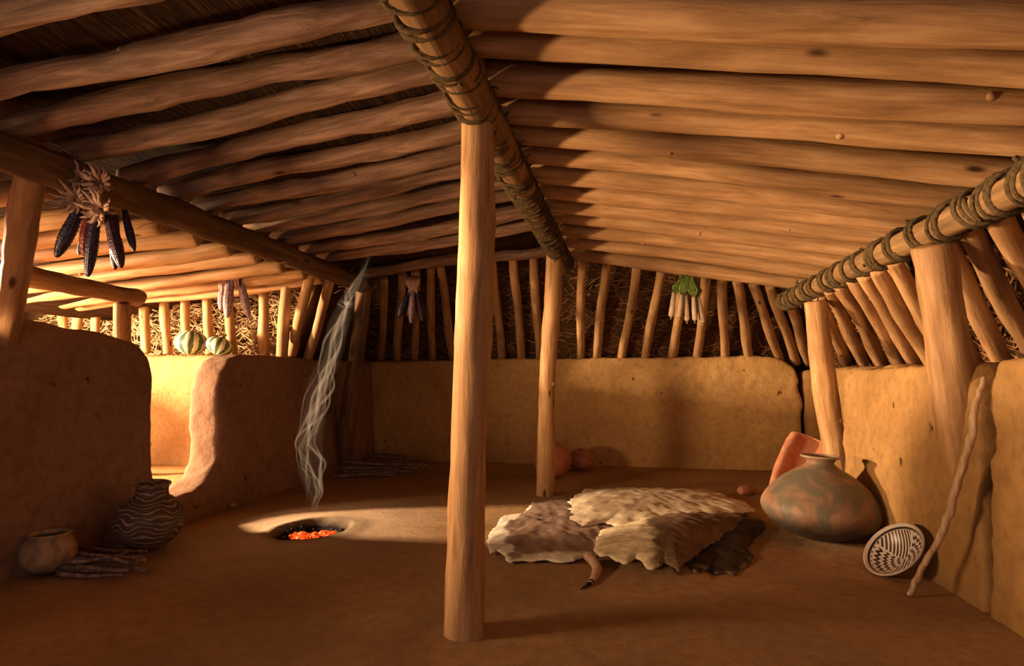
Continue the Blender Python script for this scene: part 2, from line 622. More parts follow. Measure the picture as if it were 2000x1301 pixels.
roof('ceiling', -0.55, rz(-0.55) + 0.10, 2.3, rz(2.3) + 0.10, -2.5, 6.2, M['chink'])
roof('ceiling', -0.55, lz(-0.55) + 0.10, -2.62, lz(-2.62) + 0.10, -2.5, 6.2, M['thatch'])
roof('ceiling_entry', -2.6, LZ1 + 0.10, -5.6, LZ1 + 0.1 - 0.17 * 3.0, 0.9, 6.0, M['thatch'])

# ================================================================== POSTS AND BEAMS
b0 = P(908, 1238, z=0)
t0 = P(933, 196, y=b0.y + 0.03)
log('roof_post', b0 - Vector((0, 0, 0.05)), t0, 0.077, 0.073, M['wood'], 0.012, 1, 26, 24)
tag(bpy.data.objects['roof_post'], 'thick peeled log post in the foreground, under the ridge beam', 'post')
b1 = P(1065, 966, z=0)
t1 = P(1083, 488, y=b1.y + 0.02)
tag(log('roof_post', b1 - Vector((0, 0, 0.05)), t1, 0.078, 0.072, M['wood'], 0.02, 2, 26, 20),
    'slender peeled post behind the hides, carrying the far end of the ridge beam', 'post')
# far right post in front of the set-back corner
b2 = P(1630, 885, x=1.56)
t2 = P(1592, 588, x=1.42)
b2g = b2 + (b2 - t2).normalized() * (b2.z + 0.03) / max(1e-3, (t2 - b2).normalized().z)
tag(log('roof_post', b2g, t2, 0.088, 0.08, M['wood'], 0.012, 3), 'yellowish post rising behind the tilted grinding slab in the far right corner', 'post')
# near right post, half buried in plaster
t3 = P(1822, 478, x=1.43)
b3 = P(1893, 930, x=1.65)
tag(log('roof_post', b3 + (b3 - t3) * 0.25, t3, 0.102, 0.088, M['wood'], 0.01, 4), 'stout leaning post plastered into the right wall behind the walking staff', 'post')
# near left post
t4 = P(62, 338, x=-2.56)
b4 = P(5, 650, x=-3.08)
tag(log('roof_post', b4 + (b4 - t4) * 0.15, t4, 0.062, 0.060, M['wood'], 0.01, 5), 'sunlit post at the left edge, rising from the top of the left wall', 'post')
# far left post, behind the smoke
t5 = P(712, 556, x=-2.52)
b5 = P(674, 880, x=-2.95)
tag(log('roof_post', b5 + (b5 - t5) * 0.12, t5, 0.085, 0.08, M['bark'], 0.01, 6), 'dim leaning post behind the smoke above the far stick pile', 'post')

# beams
RBA, RBB = Vector((-0.625, -0.6, 2.14)), Vector((-0.51, 5.75, 2.12))
RIGA, RIGB = Vector((1.45, -0.4, 1.72)), Vector((1.46, 5.55, 1.68))
LFA, LFB = Vector((-2.50, -0.4, 1.955)), Vector((-2.52, 5.6, 1.93))
ridge = log('ridge_beam', RBA, RBB, 0.078, 0.070, M['beam'], 0.012, 8, 40, 22)
tag(ridge, 'long ridge beam bound with twisted cord, running back along the top of the roof', 'beam')
right_beam = log('side_beam', RIGA, RIGB, 0.072, 0.062, M['beam'], 0.012, 9, 40, 20)
tag(right_beam, 'cord-wrapped side beam along the right wall, resting on two posts', 'beam')
left_beam = log('side_beam', LFA, LFB, 0.082, 0.078, M['bark'], 0.018, 10, 40, 20, 0.25)
tag(left_beam, 'dark bark-covered side beam on the left holding the rafter ends', 'beam')
eb0 = P(20, 538, x=-4.0)
eb1 = P(275, 583, x=-4.0)
entry_beam = log('entry_beam', eb0 + (eb0 - eb1) * 1.2, eb1, 0.078, 0.070, M['bark'], 0.012, 11, 20, 18, 0.22)
tag(entry_beam, 'short rough beam low at the far left under the sunlit entry rafters', 'beam')
ept = P(238, 592, x=-4.0)
epb = P(262, 700, x=-4.05)
tag(log('entry_post', Vector((epb.x - 0.02, epb.y - 0.02, 0.24)), ept, 0.066, 0.064, M['bark'], 0.006, 12, 12), 'short brown post holding the right end of the low entry beam', 'post')


def lashing(A, B, parent, ya, turns, pitch, R, rr, seed, lean=0.0):
    """one binding of cord round a beam, centred at y=ya"""
    rnd = random.Random(seed)
    d = (B - A).normalized()
    c = A + (B - A) * ((ya - A.y) / (B.y - A.y))
    a = d.cross(Vector((0, 0, 1))).normalized()
    b = a.cross(d)
    pts = []
    n = int(turns * 16)
    ph = rnd.random() * 6.28
    for i in range(n + 1):
        an = ph + 2 * math.pi * i / 16
        s = (i / 16 - turns / 2) * pitch + 0.012 * math.sin(an * 0.7 + ph) + lean * math.sin(an)
        r = R * (1 + 0.04 * math.sin(i * 0.9 + ph))
        pts.append(c + d * s + a * (math.cos(an) * r) + b * (math.sin(an) * r))
    mb = MB()
    mb.tube(pts, rr, 6)
    # loose end
    e = pts[-1]
    out = (e - c - d * (e - c).dot(d)).normalized()
    mb.tube([e, e + out * 0.02 + d * 0.01, e + out * 0.035 + Vector((0.01, 0, 0.03 * rnd.uniform(-1, 1)))], [rr, rr * 0.8, rr * 0.3], 5)
    o = mb.build('cord_lashing', M['rope'])
    o.parent = parent
    o.matrix_parent_inverse = (Matrix.Translation(parent.location) @ parent.rotation_quaternion.to_matrix().to_4x4()).inverted()
    return o


rnd = random.Random(4)
y = 1.35
k = 0
while y < 5.7:
    lashing(RBA, RBB, ridge, y, rnd.choice([1.6, 2.2, 2.8]), rnd.uniform(0.028, 0.05), 0.084, rnd.uniform(0.007, 0.012), k, rnd.uniform(-0.05, 0.05))
    y += rnd.uniform(0.08, 0.14)
    k += 1
y = 1.9
while y < 5.55:
    lashing(RIGA, RIGB, right_beam, y, rnd.choice([2.2, 3.2, 3.8]), rnd.uniform(0.022, 0.034), 0.078, rnd.uniform(0.009, 0.014), 100 + k, rnd.uniform(-0.03, 0.03))
    y += rnd.uniform(0.17, 0.24)
    k += 1

# frayed straw on the left beam
mb = MB()
for i in range(70):
    yy = rnd.uniform(1.6, 5.3)
    c = LFA + (LFB - LFA) * ((yy - LFA.y) / (LFB.y - LFA.y)) + Vector((rnd.uniform(-0.07, 0.07), 0, rnd.choice([-0.07, 0.075])))
    d = Vector((rnd.uniform(-1, 1), rnd.uniform(-1, 1), rnd.uniform(-0.5, 0.7))) * 0.06
    mb.tube([c, c + d, c + d * 1.7 + Vector((0, 0, -0.02))], [0.002, 0.0016, 0.0006], 4)
o = mb.build('straw_fibres', M['straw'])
o.parent = left_beam
o.matrix_parent_inverse = (Matrix.Translation(left_beam.location) @ left_beam.rotation_quaternion.to_matrix().to_4x4()).inverted()
o['kind'] = 'stuff'

# ================================================================== RAFTERS
bounds = [((960, 2), (2000, 18)), ((1000, 56), (2000, 104)), ((960, 131), (2000, 188)), ((1000, 202), (2000, 255)), ((1020, 246), (1977, 319)), ((1040, 286), (1843, 375)),
          ((1060, 325), (1798, 403)), ((1075, 362), (1770, 431)), ((1085, 390), (1740, 455)), ((1093, 415), (1700, 480)),
          ((1100, 440), (1660, 505)), ((1105, 462), (1620, 525)), ((1110, 485), (1580, 548)), ((1115, 508), (1540, 570))]
bl = []
for l, r in bounds:
    a = PL(*l, -0.5, RZ0 - 0.03, 1.5, RZ1 - 0.03)
    b = PL(*r, -0.5, RZ0 - 0.03, 1.5, RZ1 - 0.03)
    s = (b.y - a.y) / (b.x - a.x)
    bl.append((a.y + s * (-0.5 - a.x), a.y + s * (1.5 - a.x)))
nR = len(bl) - 1
for i in range(nR):
    yl = (bl[i][0] + bl[i + 1][0]) / 2
    yr = (bl[i][1] + bl[i + 1][1]) / 2
    s = (yr - yl) / 2.0
    xa, xb = -0.60, 1.68
    A = Vector((xa, yl + s * (xa + 0.5), rz(xa)))
    B = Vector((xb, yl + s * (xb + 0.5), rz(xb)))
    if i == 0:
        lab = 'peeled roof pole of the right slope, cut by the top edge of the picture'
    elif i == nR - 1:
        lab = 'last peeled roof pole of the right slope, just above the green onions'
    elif i < 7:
        lab = 'peeled right slope roof pole, %s counting back from the viewer' % ORD[i]
    else:
        lab = 'peeled right slope roof pole, %s counting forward from the far wall' % ORD[nR - 1 - i]
    o = log('roof_pole', A, B, 0.066 if i % 2 else 0.071, 0.064, M['wood'], 0.010, 20 + i, 20, 20, 0.08)
    tag(o, lab, 'roof pole', 'poles of the right roof slope')

lc = [((0, 40), (250, -20)), ((0, 173), (765, 22)), ((58, 250), (820, 95)), ((170, 292), (850, 150)), ((265, 350), (895, 205)), ((340, 382), (895, 257)), ((400, 408), (895, 300)),
      ((447, 432), (895, 335)), ((490, 450), (895, 378)), ((540, 470), (895, 405)), ((600, 492), (895, 435)), ((640, 505), (895, 465)), ((700, 540), (1060, 495))]
llist = []
for l, r in lc:
    a = PL(*l, -0.6, LZ0, -2.5, LZ1)
    b = PL(*r, -0.6, LZ0, -2.5, LZ1)
    s = (b.y - a.y) / (b.x - a.x)
    s = max(-0.08, min(0.10, s))
    yb_ = a.y + s * (-0.6 - a.x)
    ya_ = a.y + s * (-2.5 - a.x)
    llist.append((ya_, yb_))
llist.sort()
nL = len(llist)
for i, (ya_, yb_) in enumerate(llist):
    s = (yb_ - ya_) / 1.9
    xa, xb = -2.58, -0.52
    A = Vector((xa, ya_ + s * (xa + 2.5), lz(xa) + 0.02))
    B = Vector((xb, ya_ + s * (xb + 2.5), lz(xb) + 0.02))
    if i == 0:
        lab = 'weathered left slope roof pole in the top left corner of the picture'
    elif i == nL - 1:
        lab = 'last weathered left slope roof pole, just above the far wall poles'
    elif i < 7:
        lab = 'weathered left slope roof pole, %s counting back from the viewer' % ORD[i]
    else:
        lab = 'weathered left slope roof pole, %s counting forward from the far wall' % ORD[nL - 1 - i]
    o = log('roof_pole', A, B, 0.052, 0.056, M['wood_left'], 0.03, 50 + i, 20, 18, 0.28)
    tag(o, lab, 'roof pole', 'poles of the left roof slope')

# entry roof poles beyond the left beam, brightly lit from below
ez = lambda x: LZ1 - 0.10 + (EZ1 - LZ1 + 0.13) * (-2.5 - x) / 1.5
nE = 9
for i in range(nE):
    yy = 2.35 + i * 0.335 + rnd.uniform(-0.03, 0.03)
    A = Vector((-2.72, yy + 0.03, ez(-2.72)))
    B = Vector((-5.3, yy + rnd.uniform(-0.08, 0.08), ez(-5.3)))
    o = log('entry_roof_pole', A, B, 0.055, 0.058, M['wood'], 0.02, 80 + i, 18, 16, 0.2)
    if i == nE - 1:
        lab = 'farthest sunlit roof pole of the entry, above the upright poles over the squashes'
    elif i == 0:
        lab = 'nearest sunlit roof pole of the entry, at the left edge of the picture'
    else:
        lab = 'sunlit entry roof pole, %s counting forward from the upright entry poles' % ORD[nE - 1 - i]
    tag(o, lab, 'roof pole', 'sunlit poles of the entry roof')

# ================================================================== WALL POLES
back_poles = [((606, 540), (572, 680)), ((645, 550), (602, 692)), ((750, 560), (744, 696)), ((786, 552), (776, 696)), ((812, 548), (810, 696)), ((842, 540), (845, 696)),
              ((862, 536), (884, 694)), ((905, 530), (925, 696)), ((962, 524), (980, 696)), ((1003, 518), (1018, 696)), ((1043, 515), (1054, 696)),
              ((1138, 518), (1134, 696)), ((1184, 528), (1166, 696)), ((1242, 534), (1215, 696)), ((1289, 548), (1261, 696)), ((1334, 548), (1313, 696)), ((1378, 553), (1361, 696)),
              ((1411, 557), (1416, 697)), ((1442, 562), (1463, 697)), ((1476, 568), (1522, 698)), ((1508, 574), (1552, 700)), ((1545, 600), (1578, 702))]
places = {0: 'far wall pole leaning above the left wall, leftmost of all', 1: 'far wall pole leaning left of the smoke, second from the left',
          2: 'dim far wall pole just right of the smoke', 3: 'dim far wall pole directly left of the far hanging corn', 4: 'dim far wall pole behind the far hanging corn',
          5: 'dim far wall pole directly right of the far hanging corn', 6: 'dim far wall pole just left of the foreground post', 7: 'dim far wall pole hidden behind the foreground post',
          8: 'dim far wall pole just right of the foreground post', 9: 'dim far wall pole midway between the two centre posts', 10: 'dim far wall pole just left of the slender centre post',
          11: 'far wall pole just right of the slender centre post', 12: 'far wall pole, second right of the slender centre post', 13: 'far wall pole, third right of the slender centre post',
          14: 'far wall pole just left of the hanging onions', 15: 'far wall pole behind the left half of the hanging onions', 16: 'far wall pole behind the right half of the hanging onions',
          17: 'upright far wall pole just right of the hanging onions', 18: 'far wall pole, second right of the hanging onions', 19: 'far wall pole, third right of the hanging onions',
          20: 'far wall pole, fourth right of the hanging onions', 21: 'far wall pole nearest the end of the right side beam'}
for i, (a, b) in enumerate(back_poles):
    if i < 2:      # these stand on the left wall
        A, B = P(*b, x=-3.10), P(*a, x=-2.72)
    else:
        A, B = P(*b, y=7.08), P(*a, y=5.95)
    B = B + (B - A) * 0.10
    A = A - (B - A) * 0.08
    o = log('wall_pole', A, B, 0.048 if i % 3 else 0.052, 0.046, M['wood'], 0.012, 100 + i, 10, 14, 0.15)
    tag(o, places[i], 'wall pole', 'leaning poles of the far wall')

right_poles = [((1606, 596), (1650, 700)), ((1628, 580), (1682, 697)), ((1648, 572), (1722, 708)), ((1678, 562), (1758, 712)), ((1700, 556), (1790, 712)), ((1727, 548), (1822, 712)),
               ((1758, 532), (1856, 705)), ((1800, 500), (1905, 712)), ((1845, 470), (1958, 706)), ((1893, 450), (2004, 660)), ((1950, 425), (2080, 650)), ((2020, 400), (2170, 650))]
n = len(right_poles)
for i, (a, b) in enumerate(right_poles):
    A, B = P(*b, x=2.14), P(*a, x=1.56)
    B = B + (B - A) * 0.12
    A = A - (B - A) * 0.10
    o = log('wall_pole', A, B, 0.052, 0.05, M['wood'], 0.012, 140 + i, 10, 14, 0.15)
    if i < 6:
        lab = 'slanting pole above right wall, %s counting from the far corner post' % ORD[i]
    else:
        lab = 'slanting pole above right wall, %s counting back from the picture edge' % ORD[n - 2 - i] if n - 2 - i >= 0 else 'slanting pole above the right wall beyond the picture edge'
    tag(o, lab, 'wall pole', 'slanting poles of the right wall')

entry_poles = [((122, 572), (124, 670)), ((152, 578), (150, 680)), ((187, 584), (187, 684)), ((280, 552), (286, 690)), ((318, 544), (328, 692)), ((359, 536), (366, 692)),
               ((401, 528), (411, 692)), ((443, 520), (455, 694)), ((512, 508), (515, 698)), ((562, 520), (550, 712))]
elab = ['upright entry pole, leftmost of three under the low entry beam', 'upright entry pole, middle one of three under the low entry beam', 'upright entry pole, right one of three under the low entry beam',
        'sunlit upright entry pole just right of the short entry post', 'sunlit upright entry pole between the short entry post and the squashes', 'sunlit upright entry pole behind the larger squash',
        'sunlit upright entry pole behind the smaller squash', 'sunlit upright entry pole behind the hanging pale corn', 'brightest upright entry pole right of the hanging pale corn',
        'upright entry pole at the corner where the left wall goes dark']
for i, (a, b) in enumerate(entry_poles):
    Y = 5.42 if i < 9 else 5.05
    A, B = P(*b, y=Y), P(*a, y=Y - 0.03)
    B = B + (B - A) * 0.10
    o = log('wall_pole', A, B, 0.056 if i > 7 else 0.047, 0.045, M['wood'], 0.008, 160 + i, 10, 14, 0.15)
    tag(o, elab[i], 'wall pole', 'upright poles of the entry')


# ------------------------------------------------------------------ tangled brush packed behind the poles
def brush(name, label, gen, n, seed, m, rr=0.004, ln=0.16):
    rnd = random.Random(seed)
    mb = MB()
    for i in range(n):
        c, u, v, w = gen(rnd)
        a = rnd.gauss(0, 0.75) + (math.pi if rnd.random() < 0.5 else 0)
        d = (u * math.cos(a) + v * math.sin(a) + w * rnd.uniform(-0.3, 0.45)).normalized() * rnd.uniform(0.5, 1.3) * ln
        k = (u * rnd.uniform(-1, 1) + v * rnd.uniform(-1, 1)) * 0.25 * ln
        r = rr * rnd.uniform(0.5, 1.5)
        mb.tube([c - d * 0.5, c + k, c + d * 0.5], [r, r, r * 0.4], 4, False)
    o = mb.build(name, m)
    return tag(o, label, 'brush', None, 'stuff')


def gen_back(r):
    t = r.random()
    c = Vector((r.uniform(-3.3, 2.1), 7.28 - 1.35 * t, 1.15 + 1.22 * t))
    return c, Vector((1, 0, 0)), Vector((0, -0.74, 0.67)), Vector((0, -0.67, -0.74))


def gen_right(r):
    t = r.random()
    c = Vector((2.32 - 0.7 * t, r.uniform(1.8, 7.0), 1.08 + 0.95 * t))
    return c, Vector((0, 1, 0)), Vector((-0.6, 0, 0.8)), Vector((-0.8, 0, -0.6))


def gen_entry(r):
    c = Vector((r.uniform(-6.4, -3.25), 5.62 + r.uniform(-0.08, 0.1), r.uniform(1.2, 2.25)))
    return c, Vector((1, 0, 0)), Vector((0, 0, 1)), Vector((0, -1, 0))


brush('brush_lining', 'dry tangled twigs packed behind the poles of the far wall', gen_back, 1500, 1, M['brush'], 0.006, 0.2)
brush('brush_lining', 'dry twigs packed behind the slanting poles of the right wall', gen_right, 1200, 2, M['brush'], 0.007, 0.2)
brush('brush_lining', 'bright tangled straw and twigs behind the upright poles of the sunlit entry', gen_entry, 2000, 3, M['straw'], 0.006, 0.17)

# ================================================================== POTTERY
def mat_clay(name, c1, c2, c3=None, scale=4, rough=0.55):
    m, nt, b = new_mat(name)
    v = coords(nt)
    f = noise_tex(nt, v, scale, 5, 0.6, 0.5)
    col = ramp(nt, f, [(0.36, c2), (0.60, c1)])
    if c3:
        f3 = noise_tex(nt, v, scale * 0.8 + 1.1, 3, 0.5, 1.2)
        col = mixc(nt, ramp(nt, f3, [(0.42, 0.0), (0.58, 0.85)]), col, c3)
    nt.links.new(col, b.inputs['Base Color'])
    b.inputs['Roughness'].default_value = rough
    b.inputs['Specular IOR Level'].default_value = 0.3
    bump(nt, b, noise_tex(nt, v, 22, 5, 0.6), 0.15, 0.006)
    return m


def smooth_prof(pts, n=6):
    """catmull-rom through (r,z)"""
    out = []
    p = [pts[0]] + list(pts) + [pts[-1]]
    for i in range(1, len(p) - 2):
        for k in range(n):
            t = k / n
            q = []
            for c in (0, 1):
                a, b, cc, d = p[i - 1][c], p[i][c], p[i + 1][c], p[i + 2][c]
                q.append(0.5 * (2 * b + (cc - a) * t + (2 * a - 5 * b + 4 * cc - d) * t * t + (3 * b - a - 3 * cc + d) * t ** 3))
            out.append((max(q[0], 0.001), q[1]))
    out.append(pts[-1])
    return out


def pot(name, prof, m, loc, rot=(0, 0, 0), rim=None, wob=0.02, seed=0, sides=56):
    """outer profile then inner profile in one lathe; optional separate rim ring"""
    root = empty(name, loc, rot)
    inner = [(max(r - 0.012, 0.002), z + (0.012 if i == 0 else 0)) for i, (r, z) in enumerate(prof)][::-1]
    vs, fs = lathe(smooth_prof(prof) + smooth_prof(inner), sides, wob, seed)
    link('vessel_body', mesh('vessel_body', vs, fs), m, root)
    if rim:
        R, z, rr, rm = rim
        pts = [(R * math.cos(a) * (1 + wob * noise.noise(Vector((math.cos(a), math.sin(a), z * 4 + seed)))),
                R * math.sin(a) * (1 + wob * noise.noise(Vector((math.cos(a), math.sin(a), z * 4 + seed)))), z) for a in [2 * math.pi * i / 56 for i in range(57)]]
        mb = MB()
        mb.tube(pts, rr, 8, False)
        mb.build('vessel_rim', rm, root)
    return root


M['olla'] = mat_clay('fired_clay_olla', (0.36, 0.20, 0.115), (0.20, 0.11, 0.07), (0.11, 0.11, 0.08), 4.6)


def soot(m, zlo, zhi, dark=(0.02, 0.016, 0.012)):
    """soot-blackened foot of a cooking pot"""
    nt = m.node_tree
    b = nt.nodes['Principled BSDF']
    src = b.inputs['Base Color'].links[0].from_socket
    tc = N(nt, 'ShaderNodeTexCoord')
    sp = N(nt, 'ShaderNodeSeparateXYZ')
    nt.links.new(tc.outputs['Object'], sp.inputs[0])
    nz = noise_tex(nt, tc.outputs['Object'], 7, 4, 0.6)
    ad = N(nt, 'ShaderNodeMath', operation='MULTIPLY_ADD')
    ad.inputs[1].default_value = (zhi - zlo) * 1.2
    nt.links.new(nz, ad.inputs[0])
    nt.links.new(sp.outputs['Z'], ad.inputs[2])
    mr = N(nt, 'ShaderNodeMapRange')
    off = (zhi - zlo) * 0.6
    mr.inputs['From Min'].default_value = zlo + off
    mr.inputs['From Max'].default_value = zhi + off
    mr.inputs['To Min'].default_value = 0.88
    mr.inputs['To Max'].default_value = 0.0
    nt.links.new(ad.outputs[0], mr.inputs[0])
    nt.links.new(mixc(nt, mr.outputs[0], src, dark), b.inputs['Base Color'])


soot(M['olla'], 0.08, 0.20)
oc = P(1612, 1052, z=0)
oc.x -= 0.03
olla = pot('storage_jar', [(0.02, 0.0), (0.12, 0.008), (0.24, 0.06), (0.325, 0.125), (0.352, 0.19), (0.325, 0.26), (0.25, 0.345), (0.17, 0.405), (0.112, 0.44),
                           (0.085, 0.462), (0.080, 0.478), (0.094, 0.498), (0.112, 0.508)], M['olla'], (oc.x, oc.y, 0.0), (math.radians(1), math.radians(2), 0.6),
           (0.108, 0.508, 0.008, mat_clay('olla_rim', (0.34, 0.25, 0.17), (0.20, 0.14, 0.10), None, 9)), 0.03, 3)
tag(olla, 'large wide-bellied clay jar with small neck and smoke-blackened foot by the right wall', 'jar')

M['smallpot'] = mat_clay('tan_clay', (0.52, 0.36, 0.20), (0.38, 0.24, 0.13), (0.24, 0.15, 0.085), 6, 0.5)
soot(M['smallpot'], 0.03, 0.10)
sp_ = P(93, 1120, z=0)
spot = pot('cooking_pot', [(0.02, 0.0), (0.075, 0.006), (0.128, 0.045), (0.152, 0.105), (0.148, 0.158), (0.128, 0.198), (0.114, 0.213), (0.110, 0.222), (0.113, 0.232)],
           M['smallpot'], (sp_.x, sp_.y, 0.0), (0, 0, 0), (0.112, 0.232, 0.009, M['smallpot']), 0.008, 7)
spot.scale = (0.80, 0.80, 0.86)
tag(spot, 'small round open-mouthed tan clay pot on the floor at the left edge', 'pot')


def mat_lined(name, ground, line, scale=1.0):
    """dark slip jar incised / painted with curling parallel lines"""
    m, nt, b = new_mat(name)
    v = coords(nt)
    w = N(nt, 'ShaderNodeTexWave', wave_type='BANDS', bands_direction='Z', wave_profile='SIN')
    w.inputs['Scale'].default_value = 12.0 * scale
    w.inputs['Distortion'].default_value = 11.0
    w.inputs['Detail'].default_value = 0.5
    w.inputs['Detail Scale'].default_value = 0.85 * scale
    nt.links.new(v, w.inputs['Vector'])
    ln = ramp(nt, w.outputs['Fac'], [(0.80, 0.0), (0.92, 1.0)])
    nz = noise_tex(nt, v, 9, 5, 0.65)
    fade = ramp(nt, nz, [(0.36, 0.25), (0.55, 1.0)])
    fac = mixc(nt, 1.0, ln, fade, 'MULTIPLY')
    col = mixc(nt, fac, ramp(nt, nz, [(0.35, ground), (0.65, tuple(x * 1.7 for x in ground))]), line)
    nt.links.new(col, b.inputs['Base Color'])
    b.inputs['Roughness'].default_value = 0.5
    b.inputs['Specular IOR Level'].default_value = 0.3
    bump(nt, b, nz, 0.15, 0.005)
    return m


M['lined'] = mat_lined('dark_painted_clay', (0.075, 0.05, 0.036), (0.42, 0.32, 0.24), 1.0)
jp = P(277, 1069, z=0)
jp.x += 0.04
jar = pot('painted_jar', [(0.02, 0.0), (0.075, 0.006), (0.145, 0.05), (0.192, 0.12), (0.198, 0.18), (0.178, 0.245), (0.130, 0.297), (0.100, 0.318),
                          (0.092, 0.345), (0.093, 0.375), (0.100, 0.392)], M['lined'], (jp.x, jp.y, 0.0), (math.radians(2), math.radians(4), 0),
          (0.098, 0.392, 0.007, mat_clay('jar_rim', (0.28, 0.19, 0.13), (0.14, 0.09, 0.06), None, 12)), 0.02, 9)
jar.scale = (0.93, 0.93, 0.97)
tag(jar, 'dark necked jar painted with curling light lines, beside the left wall', 'jar')


def mat_bowl_inside():
    """black-on-white: hatched bands and stepped frets laid out round the bowl axis"""
    m, nt, b = new_mat('black_on_white_interior')
    v = coords(nt)
    sp = N(nt, 'ShaderNodeSeparateXYZ')
    nt.links.new(v, sp.inputs[0])

    def mth(op, a, c=None, val=None):
        n = N(nt, 'ShaderNodeMath', operation=op)
        nt.links.new(a, n.inputs[0]) if not isinstance(a, (int, float)) else setattr(n.inputs[0], 'default_value', a)
        if c is not None:
            nt.links.new(c, n.inputs[1])
        elif val is not None:
            n.inputs[1].default_value = val
        return n.outputs[0]

    x, y = sp.outputs['X'], sp.outputs['Y']
    ang = mth('ARCTAN2', y, x)
    r = mth('SQRT', mth('ADD', mth('MULTIPLY', x, x), mth('MULTIPLY', y, y)))
    # four quadrants alternate: diagonal hatching, interlocked frets
    quad = mth('GREATER_THAN', mth('SINE', mth('MULTIPLY', ang, None, 2.0)), None, 0.0)
    hatch = mth('GREATER_THAN', mth('SINE', mth('MULTIPLY', mth('ADD', x, mth('MULTIPLY', y, None, 0.35)), None, 360.0)), None, 0.0)
    zig = mth('PINGPONG', mth('MULTIPLY', ang, None, 9.0), None, 1.0)
    fret = mth('GREATER_THAN', mth('SINE', mth('ADD', mth('MULTIPLY', r, None, 210.0), mth('MULTIPLY', zig, None, 3.0))), None, 0.05)
    pat = N(nt, 'ShaderNodeMix', data_type='FLOAT')
    nt.links.new(quad, pat.inputs[0])
    nt.links.new(hatch, pat.inputs[2])
    nt.links.new(fret, pat.inputs[3])
    band = mth('MULTIPLY', mth('LESS_THAN', r, None, 0.142), pat.outputs[0])
    div = mth('LESS_THAN', mth('ABSOLUTE', mth('SINE', mth('MULTIPLY', ang, None, 2.0))), None, 0.10)
    band = mth('MULTIPLY', band, mth('SUBTRACT', 1.0, div))
    ring = mth('LESS_THAN', mth('ABSOLUTE', mth('SUBTRACT', r, None, 0.147)), None, 0.0035)
    fac = mth('MAXIMUM', band, ring)
    col = mixc(nt, fac, (0.70, 0.60, 0.52), (0.035, 0.022, 0.015))
    nt.links.new(col, b.inputs['Base Color'])
    b.inputs['Roughness'].default_value = 0.35
    b.inputs['Specular IOR Level'].default_value = 0.45
    return m


# painted bowl tipped against the big jar, facing the viewer
nrm = Vector((-0.70, -0.22, 0.68)).normalized()
bowl_y = 3.2
for _ in range(60):
    bcen = P(1745, 1073, y=bowl_y)
    R0 = 0.147 * bowl_y / 3.1
    bowl_y += ((bcen.z - R0 * math.sqrt(1 - nrm.z ** 2)) - 0.006) * 1.5
bsc = R0 / 0.165
dep = 0.088 * bsc
bowl = empty('painted_bowl', bcen - nrm * dep)
bowl.scale = (bsc, bsc, bsc)
bowl.rotation_mode = 'QUATERNION'
bowl.rotation_quaternion = nrm.to_track_quat('Z', 'Y')
op = [(0.01, 0.0), (0.06, 0.006), (0.105, 0.026), (0.14, 0.055), (0.158, 0.078), (0.165, 0.088)]
vs, fs = lathe(smooth_prof(op), 56, 0.01, 1)
fs = fs[:-1]
link('bowl_exterior', mesh('bowl_exterior', vs, fs), mat_clay('bowl_outside', (0.20, 0.12, 0.08), (0.12, 0.07, 0.045), None, 9), bowl)
vs, fs = lathe(smooth_prof([(max(r - 0.007, 0.002), z + 0.006) for r, z in op]), 56, 0.01, 1)
o = link('bowl_interior', mesh('bowl_interior', vs, fs[:-1]), mat_bowl_inside(), bowl)
o['label'] = 'white inside covered with black hatching and frets'
mb = MB()
mb.tube([(0.1625 * math.cos(a), 0.1625 * math.sin(a), 0.092) for a in [2 * math.pi * i / 56 for i in range(57)]], 0.0055, 8, False)
mb.build('bowl_rim', mat_clay('bowl_rim', (0.68, 0.58, 0.50), (0.5, 0.4, 0.33), None, 14), bowl)
tag(bowl, 'black-on-white painted bowl tipped up beside the big jar', 'bowl')

# round red gourds by the far post
M['gourd'] = mat_clay('red_gourd', (0.52, 0.19, 0.12), (0.38, 0.12, 0.075), None, 6, 0.55)
M['gourd2'] = mat_clay('brown_red_gourd', (0.50, 0.23, 0.14), (0.32, 0.13, 0.08), None, 9, 0.6)


def gourd(px, py, r, fl, m, label, rot):
    c = P(px, py, z=0)
    root = empty('gourd', (c.x, c.y, 0.0), rot)
    prof = []
    for i in range(25):
        a = -math.pi / 2 + math.pi * i / 24
        rr = r * math.cos(a) * (1 + 0.05 * math.sin(a))
        prof.append((max(rr, 0.003), r * fl * (1 + math.sin(a)) - 0.02 * math.exp(-((i - 24) / 2.0) ** 2)))
    vs, fs = lathe(prof, 40, 0.05, px)
    link('gourd_shell', mesh('gourd_shell', vs, fs), m, root)
    mb = MB()
    z = 2 * r * fl
    mb.tube([(0, 0, z - 0.035), (0.002, 0, z), (0.008, 0.003, z + 0.018)], [0.012, 0.008, 0.006], 8)
    mb.build('gourd_stem', M['twig'], root)
    return tag(root, label, 'gourd', 'round red gourds')


gourd(1070, 932, 0.20, 0.92, M['gourd'], 'larger bright red gourd half hidden by the slender centre post', (0.1, 0.25, 0))
gourd(1137, 918, 0.138, 0.86, M['gourd2'], 'smaller brownish red gourd just right of the slender post', (0.2, -0.1, 0))

# ================================================================== GRINDING SLAB AND HAND STONE
M['stone'] = mat_clay('red_sandstone', (0.50, 0.22, 0.12), (0.38, 0.15, 0.085), None, 9, 0.85)


